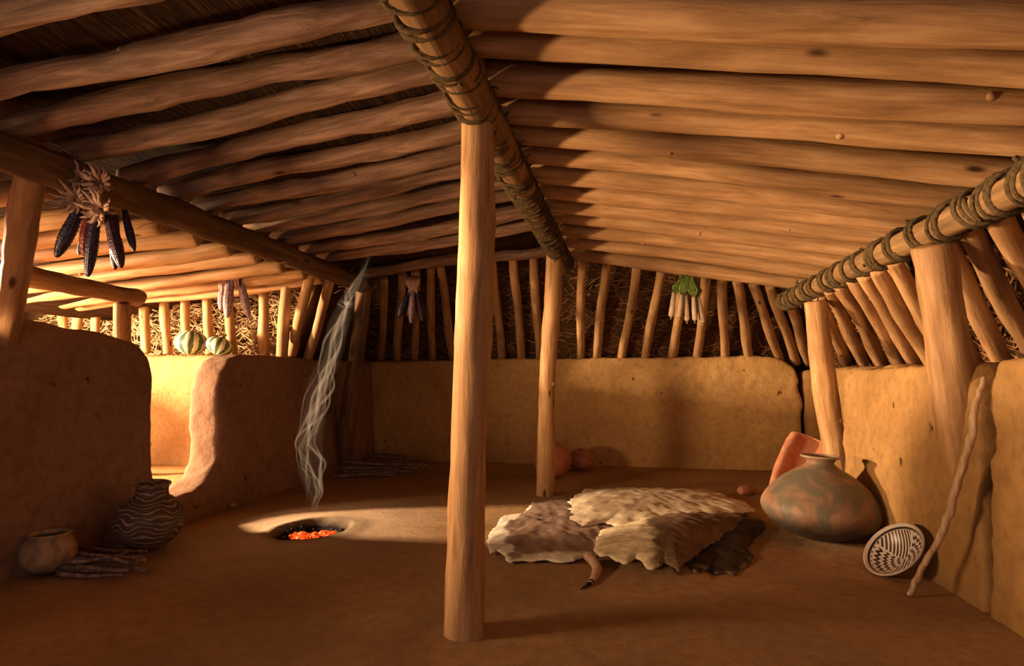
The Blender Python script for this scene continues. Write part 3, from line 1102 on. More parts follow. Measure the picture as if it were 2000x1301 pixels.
def trough():
    """U-section slab, local Y = length, Z = out of the working face"""
    W, L, T = 0.22, 0.27, 0.20
    secs = []
    prof = [(-W, 0.0), (-W - 0.015, 0.09), (-W - 0.005, T), (-W + 0.035, T + 0.012), (-W + 0.072, T - 0.01), (-W + 0.095, 0.055), (-0.08, 0.045), (0.08, 0.045), (W - 0.095, 0.055),
            (W - 0.072, T - 0.01), (W - 0.035, T + 0.012), (W + 0.005, T), (W + 0.015, 0.09), (W, 0.0), (0.1, -0.018), (-0.1, -0.018)]
    vs, fs = [], []
    ny = 14
    for j in range(ny + 1):
        t = j / ny
        yy = -L + 2 * L * t
        k = 1 - 0.12 * (abs(2 * t - 1) ** 3)
        for (x, z) in prof:
            zz = z
            if t < 0.16 and 0.04 < z < 0.08:      # closed lower end
                zz = 0.12
            q = noise.noise(Vector((x * 9, yy * 9, z * 9))) * 0.008
            vs.append((x * k + q, yy, zz * (0.9 + 0.1 * k) + q))
    n = len(prof)
    for j in range(ny):
        for i in range(n):
            k = (i + 1) % n
            fs.append((j * n + i, j * n + k, (j + 1) * n + k, (j + 1) * n + i))
    fs.append(tuple(range(n))[::-1])
    fs.append(tuple(ny * n + i for i in range(n)))
    return mesh('grinding_slab', vs, [f[::-1] for f in fs])


mt = P(1590, 985, z=0)
slab = link('grinding_slab', trough(), M['stone'])
bv = slab.modifiers.new('sub', 'SUBSURF')
bv.levels = 2
bv.render_levels = 2
slab.rotation_mode = 'XYZ'
slab.location = (mt.x - 0.02, mt.y - 0.02, 0.232)
zax = (Vector((-0.45, -0.80, 0.42))).normalized()
yax = Vector((0.42, 0.22, 0.86))
yax = (yax - zax * yax.dot(zax)).normalized()
xax = yax.cross(zax)
slab.rotation_euler = Matrix((xax, yax, zax)).transposed().to_euler()
tag(slab, 'red stone grinding slab with deep trough, propped behind the big jar', 'grinding stone')

mc = P(1459, 967, z=0)
vs, fs = [], []
vs, fs = lathe(smooth_prof([(0.004, -0.095), (0.03, -0.088), (0.042, -0.05), (0.045, 0.0), (0.042, 0.05), (0.03, 0.088), (0.004, 0.095)]), 24, 0.05, 5)
mano = link('hand_stone', mesh('hand_stone', vs, fs), M['stone'], None, (mc.x, mc.y, 0.042))
mano.rotation_euler = (math.radians(88), 0, math.radians(-50))
tag(mano, 'small oval red hand stone on the floor between the hides and the big jar', 'grinding stone')

sh = P(452, 992, z=0)
vs, fs = lathe(smooth_prof([(0.003, -0.05), (0.014, -0.04), (0.02, 0.0), (0.013, 0.035), (0.003, 0.05)]), 12, 0.3, 2)
chip = link('wood_chip', mesh('wood_chip', vs, fs), M['straw'], None, (sh.x, sh.y, 0.02))
chip.rotation_euler = (math.radians(80), 0.2, math.radians(60))
tag(chip, 'tiny pale chip on the floor between the left doorway and the hearth', 'chip')

# ================================================================== WALKING STAFF
pix = [(1775, 1167), (1791, 1132), (1812, 1096), (1836, 1050), (1853, 1008), (1869, 955), (1884, 900), (1897, 850), (1905, 800), (1914, 765), (1923, 738)]
base = P(*pix[0], z=0)
pts = []
for i, q in enumerate(pix):
    t = (pix[0][1] - q[1]) / (pix[0][1] - pix[-1][1])
    pts.append(P(*q, x=base.x + (1.545 - base.x) * t ** 0.75))
rad = [0.011, 0.0125, 0.0135, 0.0145, 0.016, 0.0165, 0.0165, 0.016, 0.0145, 0.013, 0.008]
o0 = pts[0]
fine, fr = [], []
for i in range(len(pts) - 1):
    for k in range(5):
        t = k / 5
        fine.append(pts[i].lerp(pts[i + 1], t) - o0 + Vector((0.003 * math.sin(i * 2 + k), 0, 0.002 * math.cos(i * 3.1 + k))))
        fr.append((rad[i] * (1 - t) + rad[i + 1] * t) * (1.0 + 0.10 * math.sin(i * 1.9 + k * 0.6)))
fine.append(pts[-1] - o0)
fr.append(0.006)
vs, fs = tube_vf(fine, fr, 12, True, 0, 0.2, 3)
staff = link('walking_staff', mesh('walking_staff', vs, fs), M['staff'], None, (o0.x, o0.y, 0.006))
tag(staff, 'pale crooked wooden staff leaning against the right wall', 'stick')

# ================================================================== FIREWOOD
def stick_thing(p0, p1, r, seed, label, group):
    rnd = random.Random(seed)
    p0, p1 = Vector(p0), Vector(p1)
    d = p1 - p0
    s = d.cross(Vector((0, 0, 1))).normalized()
    pts = []
    nn = 9
    ph = rnd.random() * 6
    for i in range(nn + 1):
        t = i / nn
        pts.append(d * t + s * (0.012 * math.sin(5 * t + ph)) + Vector((0, 0, 0.006 * math.sin(7 * t + ph))))
    vs, fs = tube_vf(pts, [r * (1 - 0.35 * i / nn) for i in range(nn + 1)], 9, True, 0, 0.3, seed)
    if rnd.random() < 0.5:
        q = pts[6]
        e = (d.normalized() * 0.6 + s * rnd.choice([-1, 1]) * 0.5 + Vector((0, 0, 0.15)))
        sv, sf = tube_vf([q, q + e * 0.06, q + e * 0.11], [r * 0.7, r * 0.5, r * 0.3], 7, True, len(vs))
        vs += sv
        fs += sf
    o = link('firewood_stick', mesh('firewood_stick', vs, fs), M['twig'], None, p0)
    return tag(o, label, 'stick', group)


def px_stick(a, b, z, r, seed, label, group):
    return stick_thing(P(*a, z=z), P(*b, z=z), r, seed, label, group)


near_sticks = [((120, 1052), (240, 1068), 0.045, 0.012), ((125, 1060), (262, 1080), 0.03, 0.014), ((120, 1068), (284, 1078), 0.06, 0.013), ((118, 1078), (280, 1090), 0.035, 0.013),
               ((115, 1090), (288, 1096), 0.062, 0.016), ((120, 1100), (285, 1108), 0.03, 0.015), ((118, 1108), (250, 1112), 0.052, 0.013), ((112, 1116), (290, 1113), 0.018, 0.013),
               ((118, 1122), (240, 1126), 0.016, 0.013), ((140, 1044), (220, 1056), 0.018, 0.012), ((130, 1098), (270, 1086), 0.085, 0.011), ((125, 1075), (255, 1098), 0.085, 0.012)]
for i, (a, b, z, r) in enumerate(near_sticks):
    px_stick(a, b, z, r, i, 'thin firewood stick in the pile between small pot and painted jar', 'firewood pile by the small pot')
far_sticks = []
rnd = random.Random(12)
for i in range(20):
    t = i / 19
    y0 = 868 + 62 * t
    x0 = 652 + rnd.uniform(0, 26) + (1 - t) * 18
    x1 = 770 + rnd.uniform(0, 30) + 45 * math.sin(math.pi * min(1, t * 1.1)) 
    z = max(0.02, 0.13 * math.sin(math.pi * (0.15 + 0.8 * t)) * rnd.uniform(0.3, 1.0))
    y1 = y0 + rnd.uniform(4, 16) * (1 - t) - 3 * t
    yy0 = y0 + 10 * (1 - t)
    px_stick((x0, yy0), (x1, y1 + 10 * (1 - t)), z, rnd.uniform(0.010, 0.016), 50 + i, 'thin stick of firewood in the dark pile by the far left corner', 'firewood pile in the far left corner')

# ================================================================== HEARTH EMBERS
m, nt, b = new_mat('glowing_ember')
v = coords(nt, (1, 1, 1), True)
f = noise_tex(nt, v, 28, 5, 0.7)
nt.links.new(ramp(nt, f, [(0.4, (0.02, 0.012, 0.01)), (0.6, (0.25, 0.06, 0.02))]), b.inputs['Base Color'])
nt.links.new(ramp(nt, f, [(0.36, (0.0, 0.0, 0.0)), (0.52, (1.0, 0.07, 0.006)), (0.68, (1.0, 0.16, 0.012))]), b.inputs['Emission Color'])
b.inputs['Emission Strength'].default_value = 1.3
M['ember'] = m
M['char'] = mat_flat('charcoal', (0.03, 0.024, 0.022), (0.010, 0.008, 0.008), 30, 0.9, 0.8)
rnd = random.Random(21)


def lump(name, x, y, z, s, seed, m):
    bm = bmesh.new()
    bmesh.ops.create_icosphere(bm, subdivisions=2, radius=1)
    for vv in bm.verts:
        q = vv.co.copy()
        vv.co *= 1 + 0.45 * noise.noise(q * 1.5 + Vector((seed, 0, 0)))
        vv.co = Vector((vv.co.x * s[0], vv.co.y * s[1], vv.co.z * s[2]))
    me = bpy.data.meshes.new(name)
    bm.to_mesh(me)
    bm.free()
    o = link(name, me, m, None, (x, y, z))
    o.rotation_euler = (rnd.uniform(-0.4, 0.4), rnd.uniform(-0.4, 0.4), rnd.uniform(0, 6))
    return o


for i in range(20):
    a, q = rnd.uniform(0, 6.28), rnd.uniform(0, 1) ** 0.6
    x, y = HX + 0.15 * q * math.cos(a) + 0.0, HY + 0.10 * q * math.sin(a) + 0.01
    s = rnd.uniform(0.014, 0.028)
    o = lump('ember', x, y, floor_h(x, y) + s * 0.6 + (0.02 if q < 0.5 else 0), (s * rnd.uniform(1, 1.6), s, s * 0.8), i, M['ember'])
    tag(o, 'small glowing orange coal lying in the sunken hearth', 'ember', 'glowing coals in the hearth')
for i in range(22):
    a = rnd.uniform(0, 6.28)
    x, y = HX + 0.185 * math.cos(a) * rnd.uniform(0.9, 1.1), HY + 0.18 * math.sin(a) * rnd.uniform(0.85, 1.1)
    s = rnd.uniform(0.012, 0.022)
    o = lump('charcoal', x, y, floor_h(x, y) + s * 0.5, (s * 1.4, s, s * 0.8), 60 + i, M['char'])
    tag(o, 'small dead black coal round the inside edge of the hearth', 'charcoal', 'dead coals round the hearth edge')

# ================================================================== SQUASHES
def mat_squash():
    m, nt, b = new_mat('striped_squash')
    v = coords(nt)
    sp = N(nt, 'ShaderNodeSeparateXYZ')
    nt.links.new(v, sp.inputs[0])
    at = N(nt, 'ShaderNodeMath', operation='ARCTAN2')
    nt.links.new(sp.outputs['Y'], at.inputs[0])
    nt.links.new(sp.outputs['X'], at.inputs[1])
    ad = N(nt, 'ShaderNodeMath', operation='MULTIPLY_ADD')
    ad.inputs[1].default_value = 0.35
    nt.links.new(noise_tex(nt, v, 16, 4, 0.6), ad.inputs[0])
    nt.links.new(at.outputs[0], ad.inputs[2])
    mu = N(nt, 'ShaderNodeMath', operation='MULTIPLY')
    mu.inputs[1].default_value = 10
    nt.links.new(ad.outputs[0], mu.inputs[0])
    si = N(nt, 'ShaderNodeMath', operation='SINE')
    nt.links.new(mu.outputs[0], si.inputs[0])
    mr = N(nt, 'ShaderNodeMapRange')
    mr.inputs['From Min'].default_value = -1
    nt.links.new(si.outputs[0], mr.inputs[0])
    nt.links.new(ramp(nt, mr.outputs[0], [(0.50, (0.60, 0.60, 0.40)), (0.68, (0.07, 0.12, 0.06))]), b.inputs['Base Color'])
    b.inputs['Roughness'].default_value = 0.45
    return m


M['squash'] = mat_squash()


def squash(px, Y, r, fl, label, rot):
    c = P(px, 690, y=Y)
    root = empty('squash', (c.x, Y, 1.235), rot)
    vs, fs = [], []
    n, mseg = 60, 24
    for i in range(mseg + 1):
        a = -math.pi / 2 + math.pi * i / mseg
        for j in range(n):
            th = 2 * math.pi * j / n
            rr = r * max(math.cos(a), 0.02) * (1 + 0.045 * abs(math.sin(th * 5)))
            vs.append((rr * math.cos(th), rr * math.sin(th), r * fl * (1 + math.sin(a))))
    for i in range(mseg):
        for j in range(n):
            k = (j + 1) % n
            fs.append((i * n + j, i * n + k, (i + 1) * n + k, (i + 1) * n + j))
    link('squash_body', mesh('squash_body', vs, fs), M['squash'], root)
    mb = MB()
    z = 2 * r * fl
    mb.tube([(0, 0, z - 0.01), (0.004, 0, z + 0.02), (0.02, 0, z + 0.04)], [0.018, 0.012, 0.010], 8)
    mb.build('squash_stem', M['twig'], root)
    return tag(root, label, 'squash', 'striped squashes on the entry ledge')


squash(370, 5.05, 0.142, 0.82, 'larger green and cream striped squash, left one on the sunlit ledge', (0.05, 0.1, 0.4))
squash(421, 5.09, 0.125, 0.70, 'smaller striped squash tipped sideways, right one on the sunlit ledge', (0.0, 0.35, 0.9))


# ================================================================== HANGING FOOD
def mat_corn(name, c1, c2):
    m, nt, b = new_mat(name)
    v = coords(nt)
    vo = N(nt, 'ShaderNodeTexVoronoi')
    vo.inputs['Scale'].default_value = 120
    vo.inputs['Randomness'].default_value = 0.35
    nt.links.new(v, vo.inputs['Vector'])
    f = noise_tex(nt, v, 40, 3, 0.6)
    nt.links.new(ramp(nt, f, [(0.4, c2), (0.62, c1)]), b.inputs['Base Color'])
    b.inputs['Roughness'].default_value = 0.35
    b.inputs['Specular IOR Level'].default_value = 0.5
    inv = N(nt, 'ShaderNodeMath', operation='SUBTRACT')
    inv.inputs[0].default_value = 1
    nt.links.new(vo.outputs['Distance'], inv.inputs[1])
    bump(nt, b, inv.outputs[0], 0.8, 0.004)
    return m


M['corn_blue'] = mat_corn('blue_black_corn', (0.035, 0.022, 0.055), (0.015, 0.01, 0.025))
M['corn_red'] = mat_corn('red_corn', (0.22, 0.03, 0.015), (0.12, 0.015, 0.01))
M['corn_purple'] = mat_corn('purple_corn', (0.07, 0.02, 0.045), (0.03, 0.01, 0.025))
M['corn_brown'] = mat_corn('brown_corn', (0.12, 0.045, 0.02), (0.07, 0.025, 0.01))
M['corn_pale'] = mat_corn('pale_violet_corn', (0.42, 0.28, 0.27), (0.20, 0.13, 0.16))
M['husk'] = mat_wood('corn_husk', (0.78, 0.60, 0.46), (0.52, 0.32, 0.22), False, 0.7, 0.8)
M['husk_pink'] = mat_wood('pink_husk', (0.70, 0.46, 0.40), (0.46, 0.26, 0.24), False, 0.7, 0.8)


def ear(parent, a, b, r, m):
    """an ear of corn from stem end a to tip b, in parent space, with rows of kernels"""
    a, b = Vector(a), Vector(b)
    L = (b - a).length
    rows, n = 28, 40
    vs, fs = [], []
    for i in range(rows + 1):
        t = i / rows
        rr = r * (0.72 + 0.5 * t) if t < 0.45 else r * (0.945 + 0.1 * (0.6 - abs(t - 0.6)))
        rr *= math.sqrt(max(0.02, 1 - max(0, (t - 0.55) / 0.46) ** 2.0))
        for j in range(n):
            th = 2 * math.pi * j / n
            k = 1 + 0.07 * abs(math.sin(th * 5)) + 0.035 * (1 if i % 2 else -1)
            vs.append((rr * k * math.cos(th), rr * k * math.sin(th), t * L))
    for i in range(rows):
        for j in range(n):
            k = (j + 1) % n
            fs.append((i * n + j, i * n + k, (i + 1) * n + k, (i + 1) * n + j))
    fs.append(tuple(range(n))[::-1])
    fs.append(tuple(rows * n + j for j in range(n)))
    o = link('corn_ear', mesh('corn_ear', vs, fs), m, parent, a)
    o.rotation_mode = 'QUATERNION'
    o.rotation_quaternion = (b - a).to_track_quat('Z', 'Y')
    return o


def leaf_strip(mb, pts, w, nrm=Vector((0, -1, 0))):
    pts = [Vector(p) for p in pts]
    v, f = [], []
    n = len(pts)
    for i, p in enumerate(pts):
        t = (pts[min(i + 1, n - 1)] - pts[max(i - 1, 0)]).normalized()
        s = t.cross(nrm)
        s = s.normalized() if s.length > 1e-4 else Vector((1, 0, 0))
        k = w * math.sin(math.pi * (0.12 + 0.85 * i / (n - 1)))
        m_ = s.cross(t) * (k * 0.35)
        v += [p - s * k, p + m_, p + s * k, p - m_ * 0.4]
    for i in range(n - 1):
        for j in range(4):
            kk = (j + 1) % 4
            f.append((i * 4 + j, i * 4 + kk, (i + 1) * 4 + kk, (i + 1) * 4 + j))
    f.append((3, 2, 1, 0))
    f.append(tuple((n - 1) * 4 + j for j in range(4)))
    mb.add(v, f)


def husk_knot(parent, c, r, seed, m, curls=11):
    """a rosette of folded-back dry husks"""
    rnd = random.Random(seed)
    mb = MB()
    c = Vector(c)
    for i in range(curls):
        a = 2 * math.pi * i / curls + rnd.uniform(-0.2, 0.2)
        d = Vector((math.cos(a), rnd.uniform(-0.9, 0.1), math.sin(a)))
        q = [c + d * r * 0.1, c + d * r * 0.55 + Vector((0, -0.30 * r, 0)), c + d * r * 0.95 + Vector((0, -0.2 * r, 0)), c + d * r * rnd.uniform(1.05, 1.35) + Vector((0, -0.5 * r, 0))]
        leaf_strip(mb, q, r * 0.21)
    for i in range(5):
        a = rnd.uniform(0, 6.28)
        d = Vector((math.cos(a), -0.7, math.sin(a)))
        leaf_strip(mb, [c, c + d * r * 0.45, c + d * r * 0.35 + Vector((0, -r * 0.5, 0))], r * 0.2)
    return mb.build('husk', m, parent)


def cord(parent, pts, r=0.003):
    mb = MB()
    mb.tube(pts, r, 6)
    return mb.build('hanging_cord', M['rope'], parent)


# scene frame for hanging bunches: origin at the tie point, local X = picture right, local -Y = toward viewer
def bunch(name, px, py, depth_kw):
    c = P(px, py, **depth_kw)
    o = empty(name, c, (0, 0, YAW))
    d = (c - _C).dot(_F)
    return o, d / FPX


root, s = bunch('corn_bunch', 200, 378, dict(x=-2.36))
for (a, b, r, mk, y) in [((-32, 22), (-76, 128), 15, 'corn_blue', -0.02), ((-20, 40), (-48, 118), 11, 'corn_brown', 0.03), ((-14, 40), (-20, 126), 13, 'corn_red', -0.03),
                         ((6, 38), (-4, 168), 12.5, 'corn_blue', -0.05), ((18, 40), (24, 148), 11, 'corn_brown', 0.03), ((26, 48), (56, 150), 14, 'corn_purple', -0.04),
                         ((36, 30), (60, 112), 9, 'corn_blue', 0.03)]:
    ear(root, (a[0] * s, y, -a[1] * s), (b[0] * s, y, -b[1] * s), r * s * 0.80, M[mk])
for (x, z, r) in [(-24, -20, 21), (16, -10, 22), (-28, 22, 22), (20, 42, 24)]:
    husk_knot(root, (x * s, -0.055, -z * s), r * s * 1.12, int(x * 7 + z), M['husk'], 17)
cord(root, [(0, 0, 0.0), (-0.03, 0.02, 0.06), (-0.05, 0.06, 0.13)], 0.004)
tag(root, 'bunch of dark blue and red corn with curled husks, hanging from the left beam', 'corn')

root, s = bunch('corn_bunch', 452, 522, dict(y=4.68))
for (a, b, r, y) in [((-14, 28), (-17, 85), 7.5, 0.0), ((1, 22), (-1, 100), 9, -0.03), ((17, 25), (36, 98), 8, 0.01)]:
    ear(root, (a[0] * s, y, -a[1] * s), (b[0] * s, y, -b[1] * s), r * s, M['corn_pale'])
mb = MB()
for i, (x, z) in enumerate([(-16, 32), (-8, 28), (0, 26), (6, 30), (14, 30), (-12, 36), (18, 26)]):
    leaf_strip(mb, [Vector(((-4 + i) * s * 0.6, -0.02, 0.02)), Vector((x * s * 0.6, -0.045, -z * 0.5 * s)), Vector((x * s, -0.05, -z * s)), Vector((x * s * 1.1, -0.04, -(z + 18) * s))], 5.0 * s)
mb.build('husk', M['husk_pink'], root)
cord(root, [(0, 0, 0.0), (0.0, 0.01, 0.05), (0.0, 0.02, 0.10)], 0.004)
tag(root, 'three pale violet ears of corn with pink husks, hanging in the sunlit entry', 'corn')

root, s = bunch('corn_bunch', 808, 545, dict(y=5.62))
for (a, b, r, mk, y) in [((-8, 26), (-28, 74), 6.5, 'corn_blue', 0.0), ((-4, 28), (-12, 74), 4.5, 'corn_brown', 0.02), ((-1, 26), (-3, 88), 6.0, 'corn_pale', -0.04), ((6, 26), (18, 84), 7, 'corn_purple', 0.0), ((9, 24), (24, 76), 6, 'corn_blue', 0.03)]:
    ear(root, (a[0] * s, y, -a[1] * s), (b[0] * s, y, -b[1] * s), r * s, M[mk])
mb = MB()
for i in range(9):
    x = -12 + 3 * i
    leaf_strip(mb, [Vector((x * s * 0.9, -0.02, 0.03)), Vector((x * s, -0.06, -8 * s)), Vector((x * s * 0.5, -0.05, -20 * s)), Vector((x * s * 0.8, -0.05, -30 * s))], 3.6 * s)
mb.build('husk', M['husk'], root)
cord(root, [(0, 0, 0.0), (0.0, 0.01, 0.06), (0.0, 0.0, 0.12)], 0.004)
tag(root, 'small dim corn bunch with orange husks, hanging by the far wall left of the centre', 'corn')

M['onion_white'] = mat_flat('onion_white', (0.80, 0.68, 0.50), (0.66, 0.50, 0.34), 18, 0.4, 0.15, 0.4)
M['onion_green'] = mat_flat('onion_green', (0.20, 0.30, 0.06), (0.06, 0.12, 0.025), 26, 0.5, 0.3, 0.4)
root, s = bunch('onion_bunch', 1340, 548, dict(y=5.60))
for i, (x0, z0, x1, z1, r) in enumerate([(-24, 22, -31, 72, 5.2), (-11, 26, -17, 74, 4.4), (-2, 24, 0, 80, 5.2), (12, 30, 13, 80, 5), (22, 30, 30, 84, 5.2)]):
    st = empty('onion', (0, 0, 0))
    st.parent = root
    y = -0.03 * (i % 2)
    mb = MB()
    mb.tube([Vector((x0 * s, y, -z0 * s)), Vector(((x0 + x1) / 2 * s, y, -(z0 + z1) / 2 * s)), Vector((x1 * s, y, -(z1 - 4) * s)), Vector((x1 * s, y, -(z1) * s))],
            [r * 0.75 * s, r * 0.95 * s, r * s, r * 0.4 * s], 12)
    for k in range(5):
        mb.tube([Vector((x1 * s, y, -z1 * s)), Vector(((x1 + k - 2) * s, y, -(z1 + 5) * s))], [0.0012, 0.0006], 4)
    mb.build('onion_stalk', M['onion_white'], st)
    mb = MB()
    for k in range(4):
        dx = (k - 1.5) * 5
        leaf_strip(mb, [Vector((x0 * s, y - 0.005, -(z0 + 6) * s)), Vector(((x0 * 0.8 + dx) * s, y - 0.04, -(z0 - 8) * s)), Vector(((x0 * 0.4 + dx * 0.6) * s, y - 0.03, -2 * s)), Vector(((x0 * 0.3 + dx) * s, y - 0.01, (10 + 3 * k) * s))], 4.0 * s)
    mb.build('onion_leaves', M['onion_green'], st)
cord(root, [(0, 0, 0.0), (0.0, 0.01, 0.05), (0.0, 0.02, 0.10)], 0.004)
tag(root, 'bunch of long white onions with green tops, hanging by the far wall', 'onions')


# ================================================================== ANIMAL HIDES
def mat_hide(name, fur1, fur2, skin, edge0, edge1, nscale=3.0, thresh=0.5):
    """fur in the middle, bare pale skin where the 'edge' attribute is high"""
    m, nt, b = new_mat(name)
    at = N(nt, 'ShaderNodeAttribute', attribute_name='edge')
    v = coords(nt)
    nz = noise_tex(nt, v, nscale, 6, 0.65, 0.8)
    furf = noise_tex(nt, coords(nt, (1, 3, 1)), 45, 6, 0.75)
    patch = noise_tex(nt, v, nscale * 1.3 + 0.7, 4, 0.6)
    fur = ramp(nt, patch, [(0.35, fur2), (0.65, fur1)])
    fur = mixc(nt, ramp(nt, furf, [(0.35, 0.65), (0.6, 0.0)]), fur, tuple(x * 0.35 for x in fur2))
    ad = N(nt, 'ShaderNodeMath', operation='MULTIPLY_ADD')
    ad.inputs[1].default_value = 0.7
    nt.links.new(nz, ad.inputs[0])
    nt.links.new(at.outputs['Fac'], ad.inputs[2])
    hf = N(nt, 'ShaderNodeMath', operation='MULTIPLY')
    hf.inputs[1].default_value = 0.5
    nt.links.new(ad.outputs[0], hf.inputs[0])
    fac = ramp(nt, hf.outputs[0], [(edge0 / 2, 0.0), (edge1 / 2, 1.0)])
    sk = ramp(nt, noise_tex(nt, v, 20, 6, 0.65), [(0.35, tuple(x * 0.65 for x in skin)), (0.6, skin)])
    nt.links.new(mixc(nt, fac, fur, sk), b.inputs['Base Color'])
    b.inputs['Roughness'].default_value = 0.85
    b.inputs['Specular IOR Level'].default_value = 0.1
    bump(nt, b, mixc(nt, 0.4, furf, nz), 0.7, 0.012)
    return m


def hide(name, outline, zfun, m, label, seed=0, edgefun=None):
    """outline: photo pixels of the hide's rim on the floor; draped sheet with folds and thickness"""
    rnd = random.Random(seed)
    pts = [P(px, py, z=0.02) for px, py in outline]
    dense = []
    n = len(pts)
    for i in range(n):
        a, b = pts[i], pts[(i + 1) % n]
        k = max(3, int((b - a).length / 0.018))
        for j in range(k):
            dense.append(a.lerp(b, j / k))
    n = len(dense)
    c = sum(dense, Vector()) / n
    dense = [p + (p - c).normalized() * (0.020 * noise.noise(Vector((i * 0.35, seed, 0))) + 0.012 * noise.noise(Vector((i * 1.1, seed, 4)))) for i, p in enumerate(dense)]
    win = max(4, n // 9)
    soft = []
    for i in range(n):
        a = Vector()
        for k in range(-win, win + 1):
            a += dense[(i + k) % n]
        soft.append(a / (2 * win + 1))
    rings = 34
    vs, fs, ed = [], [], []
    for r in range(rings + 1):
        t = r / rings
        for p0_, p1_ in zip(soft, dense):
            w = t ** 5
            q = c + ((p0_ - c) * (1 - w) + (p1_ - c) * w) * max(t, 0.004)
            q.z = 0
            wr = 0.012 * noise.noise(Vector((q.x * 7, q.y * 9, seed))) + 0.008 * noise.noise(Vector((q.x * 17, q.y * 21, seed)))
            rise = zfun(q.x, q.y, t)
            q.z = max(0.010, rise + wr * (1.0 if t > 0.15 else t / 0.15))
            vs.append(q - Vector((c.x, c.y, 0)))
            ed.append(edgefun(q.x, q.y, t) if edgefun else t)
    for r in range(rings):
        for j in range(n):
            k = (j + 1) % n
            fs.append((r * n + j, r * n + k, (r + 1) * n + k, (r + 1) * n + j))
    me = mesh(name, vs, fs)
    at = me.attributes.new('edge', 'FLOAT', 'POINT')
    at.data.foreach_set('value', ed)
    bm = bmesh.new()
    bm.from_mesh(me)
    bmesh.ops.remove_doubles(bm, verts=bm.verts, dist=0.0008)
    bmesh.ops.recalc_face_normals(bm, faces=bm.faces)
    bm.to_mesh(me)
    bm.free()
    root = empty('animal_hide', (c.x, c.y, 0))
    o = link('pelt', me, m, root)
    sd = o.modifiers.new('thick', 'SOLIDIFY')
    sd.thickness = 0.007
    sd.offset = 1.0
    tag(root, label, 'hide', 'animal hides heaped on the floor')
    return root, c


mA = mat_hide('grey_brown_fur', (0.44, 0.31, 0.23), (0.27, 0.175, 0.13), (0.86, 0.78, 0.64), 1.22, 1.29, 2.5)
mB = mat_hide('tan_fur', (0.62, 0.48, 0.32), (0.42, 0.30, 0.20), (0.74, 0.62, 0.44), 0.95, 1.15, 3.5)
mC = mat_hide('cream_and_brown_fur', (0.30, 0.19, 0.12), (0.14, 0.085, 0.05), (0.78, 0.66, 0.44), 0.98, 1.10, 4.0)
mD = mat_hide('dark_fur', (0.12, 0.08, 0.055), (0.05, 0.035, 0.025), (0.34, 0.29, 0.22), 1.32, 1.45, 5.0)

outA = [(952, 1058), (958, 1040), (969, 1030), (978, 1012), (990, 1006), (1022, 1005), (1032, 992), (1040, 980), (1068, 978), (1091, 973), (1120, 972), (1160, 1000),
        (1210, 1030), (1200, 1062), (1168, 1083), (1144, 1084), (1118, 1096), (1091, 1096), (1070, 1093), (1041, 1095), (1018, 1094), (995, 1097), (979, 1080), (968, 1074), (956, 1079)]
hideA, cA = hide('pelt', outA, lambda x, y, t: 0.045 * (1 - t ** 3) + 0.012, mA, 'grey brown fur hide with a bare white rim, leftmost in the heap', 1,
                 lambda x, y, t: t + 0.22 * max(0, min(1, (P(1040, 1040, z=0).x - x) / 0.3)) - 0.25 * max(0, min(1, (y - P(1050, 1000, z=0).y) / 0.2)))
outB = [(1091, 1030), (1103, 1018), (1113, 1010), (1108, 998), (1112, 986), (1128, 972), (1146, 963), (1168, 966), (1190, 960), (1215, 967), (1243, 963), (1266, 968), (1289, 964), (1340, 966),
        (1388, 965), (1410, 974), (1432, 984), (1456, 990), (1476, 1004), (1452, 1010), (1421, 1020), (1380, 1034), (1330, 1040), (1270, 1036), (1206, 1036), (1180, 1030), (1157, 1034), (1134, 1040), (1112, 1036)]
hideB, cB = hide('pelt', outB, lambda x, y, t: 0.050 * (1 - t ** 4) + 0.045 + 0.03 * (1 - t), mB, 'pale tan hide with ragged scalloped rim, at the back of the heap', 2)
outD = [(1330, 1050), (1390, 1022), (1440, 1008), (1490, 1008), (1497, 1024), (1486, 1040), (1470, 1052), (1462, 1070), (1472, 1084), (1462, 1100), (1446, 1106), (1434, 1120),
        (1418, 1112), (1398, 1118), (1380, 1108), (1360, 1116), (1345, 1100), (1330, 1080)]
hideD, cD = hide('pelt', outD, lambda x, y, t: 0.05 * (1 - t ** 2) + 0.012, mD, 'dark shaggy hide with torn grey edge, at the big jar end of the heap', 4)
outC = [(1160, 1088), (1166, 1066), (1175, 1046), (1200, 1040), (1240, 1030), (1290, 1020), (1350, 1012), (1410, 1010), (1452, 1018), (1440, 1040), (1410, 1062), (1372, 1086), (1350, 1104),
        (1334, 1112), (1326, 1130), (1312, 1118), (1296, 1114), (1276, 1124), (1262, 1122), (1256, 1108), (1236, 1104), (1224, 1114), (1204, 1108), (1188, 1100), (1172, 1100)]


def zC(x, y, t):
    return 0.03 + 0.085 * (1 - t ** 2.2) + 0.02


def eC(x, y, t):
    q = (x - P(1270, 1070, z=0).x) / 0.5          # pale skin on the left side, fur on the right
    return 0.62 - q * 1.1 + 0.15 * t


hideC, cC = hide('pelt', outC, zC, mC, 'hide with cream left half and brown fur right half, front of the heap', 3, eC)
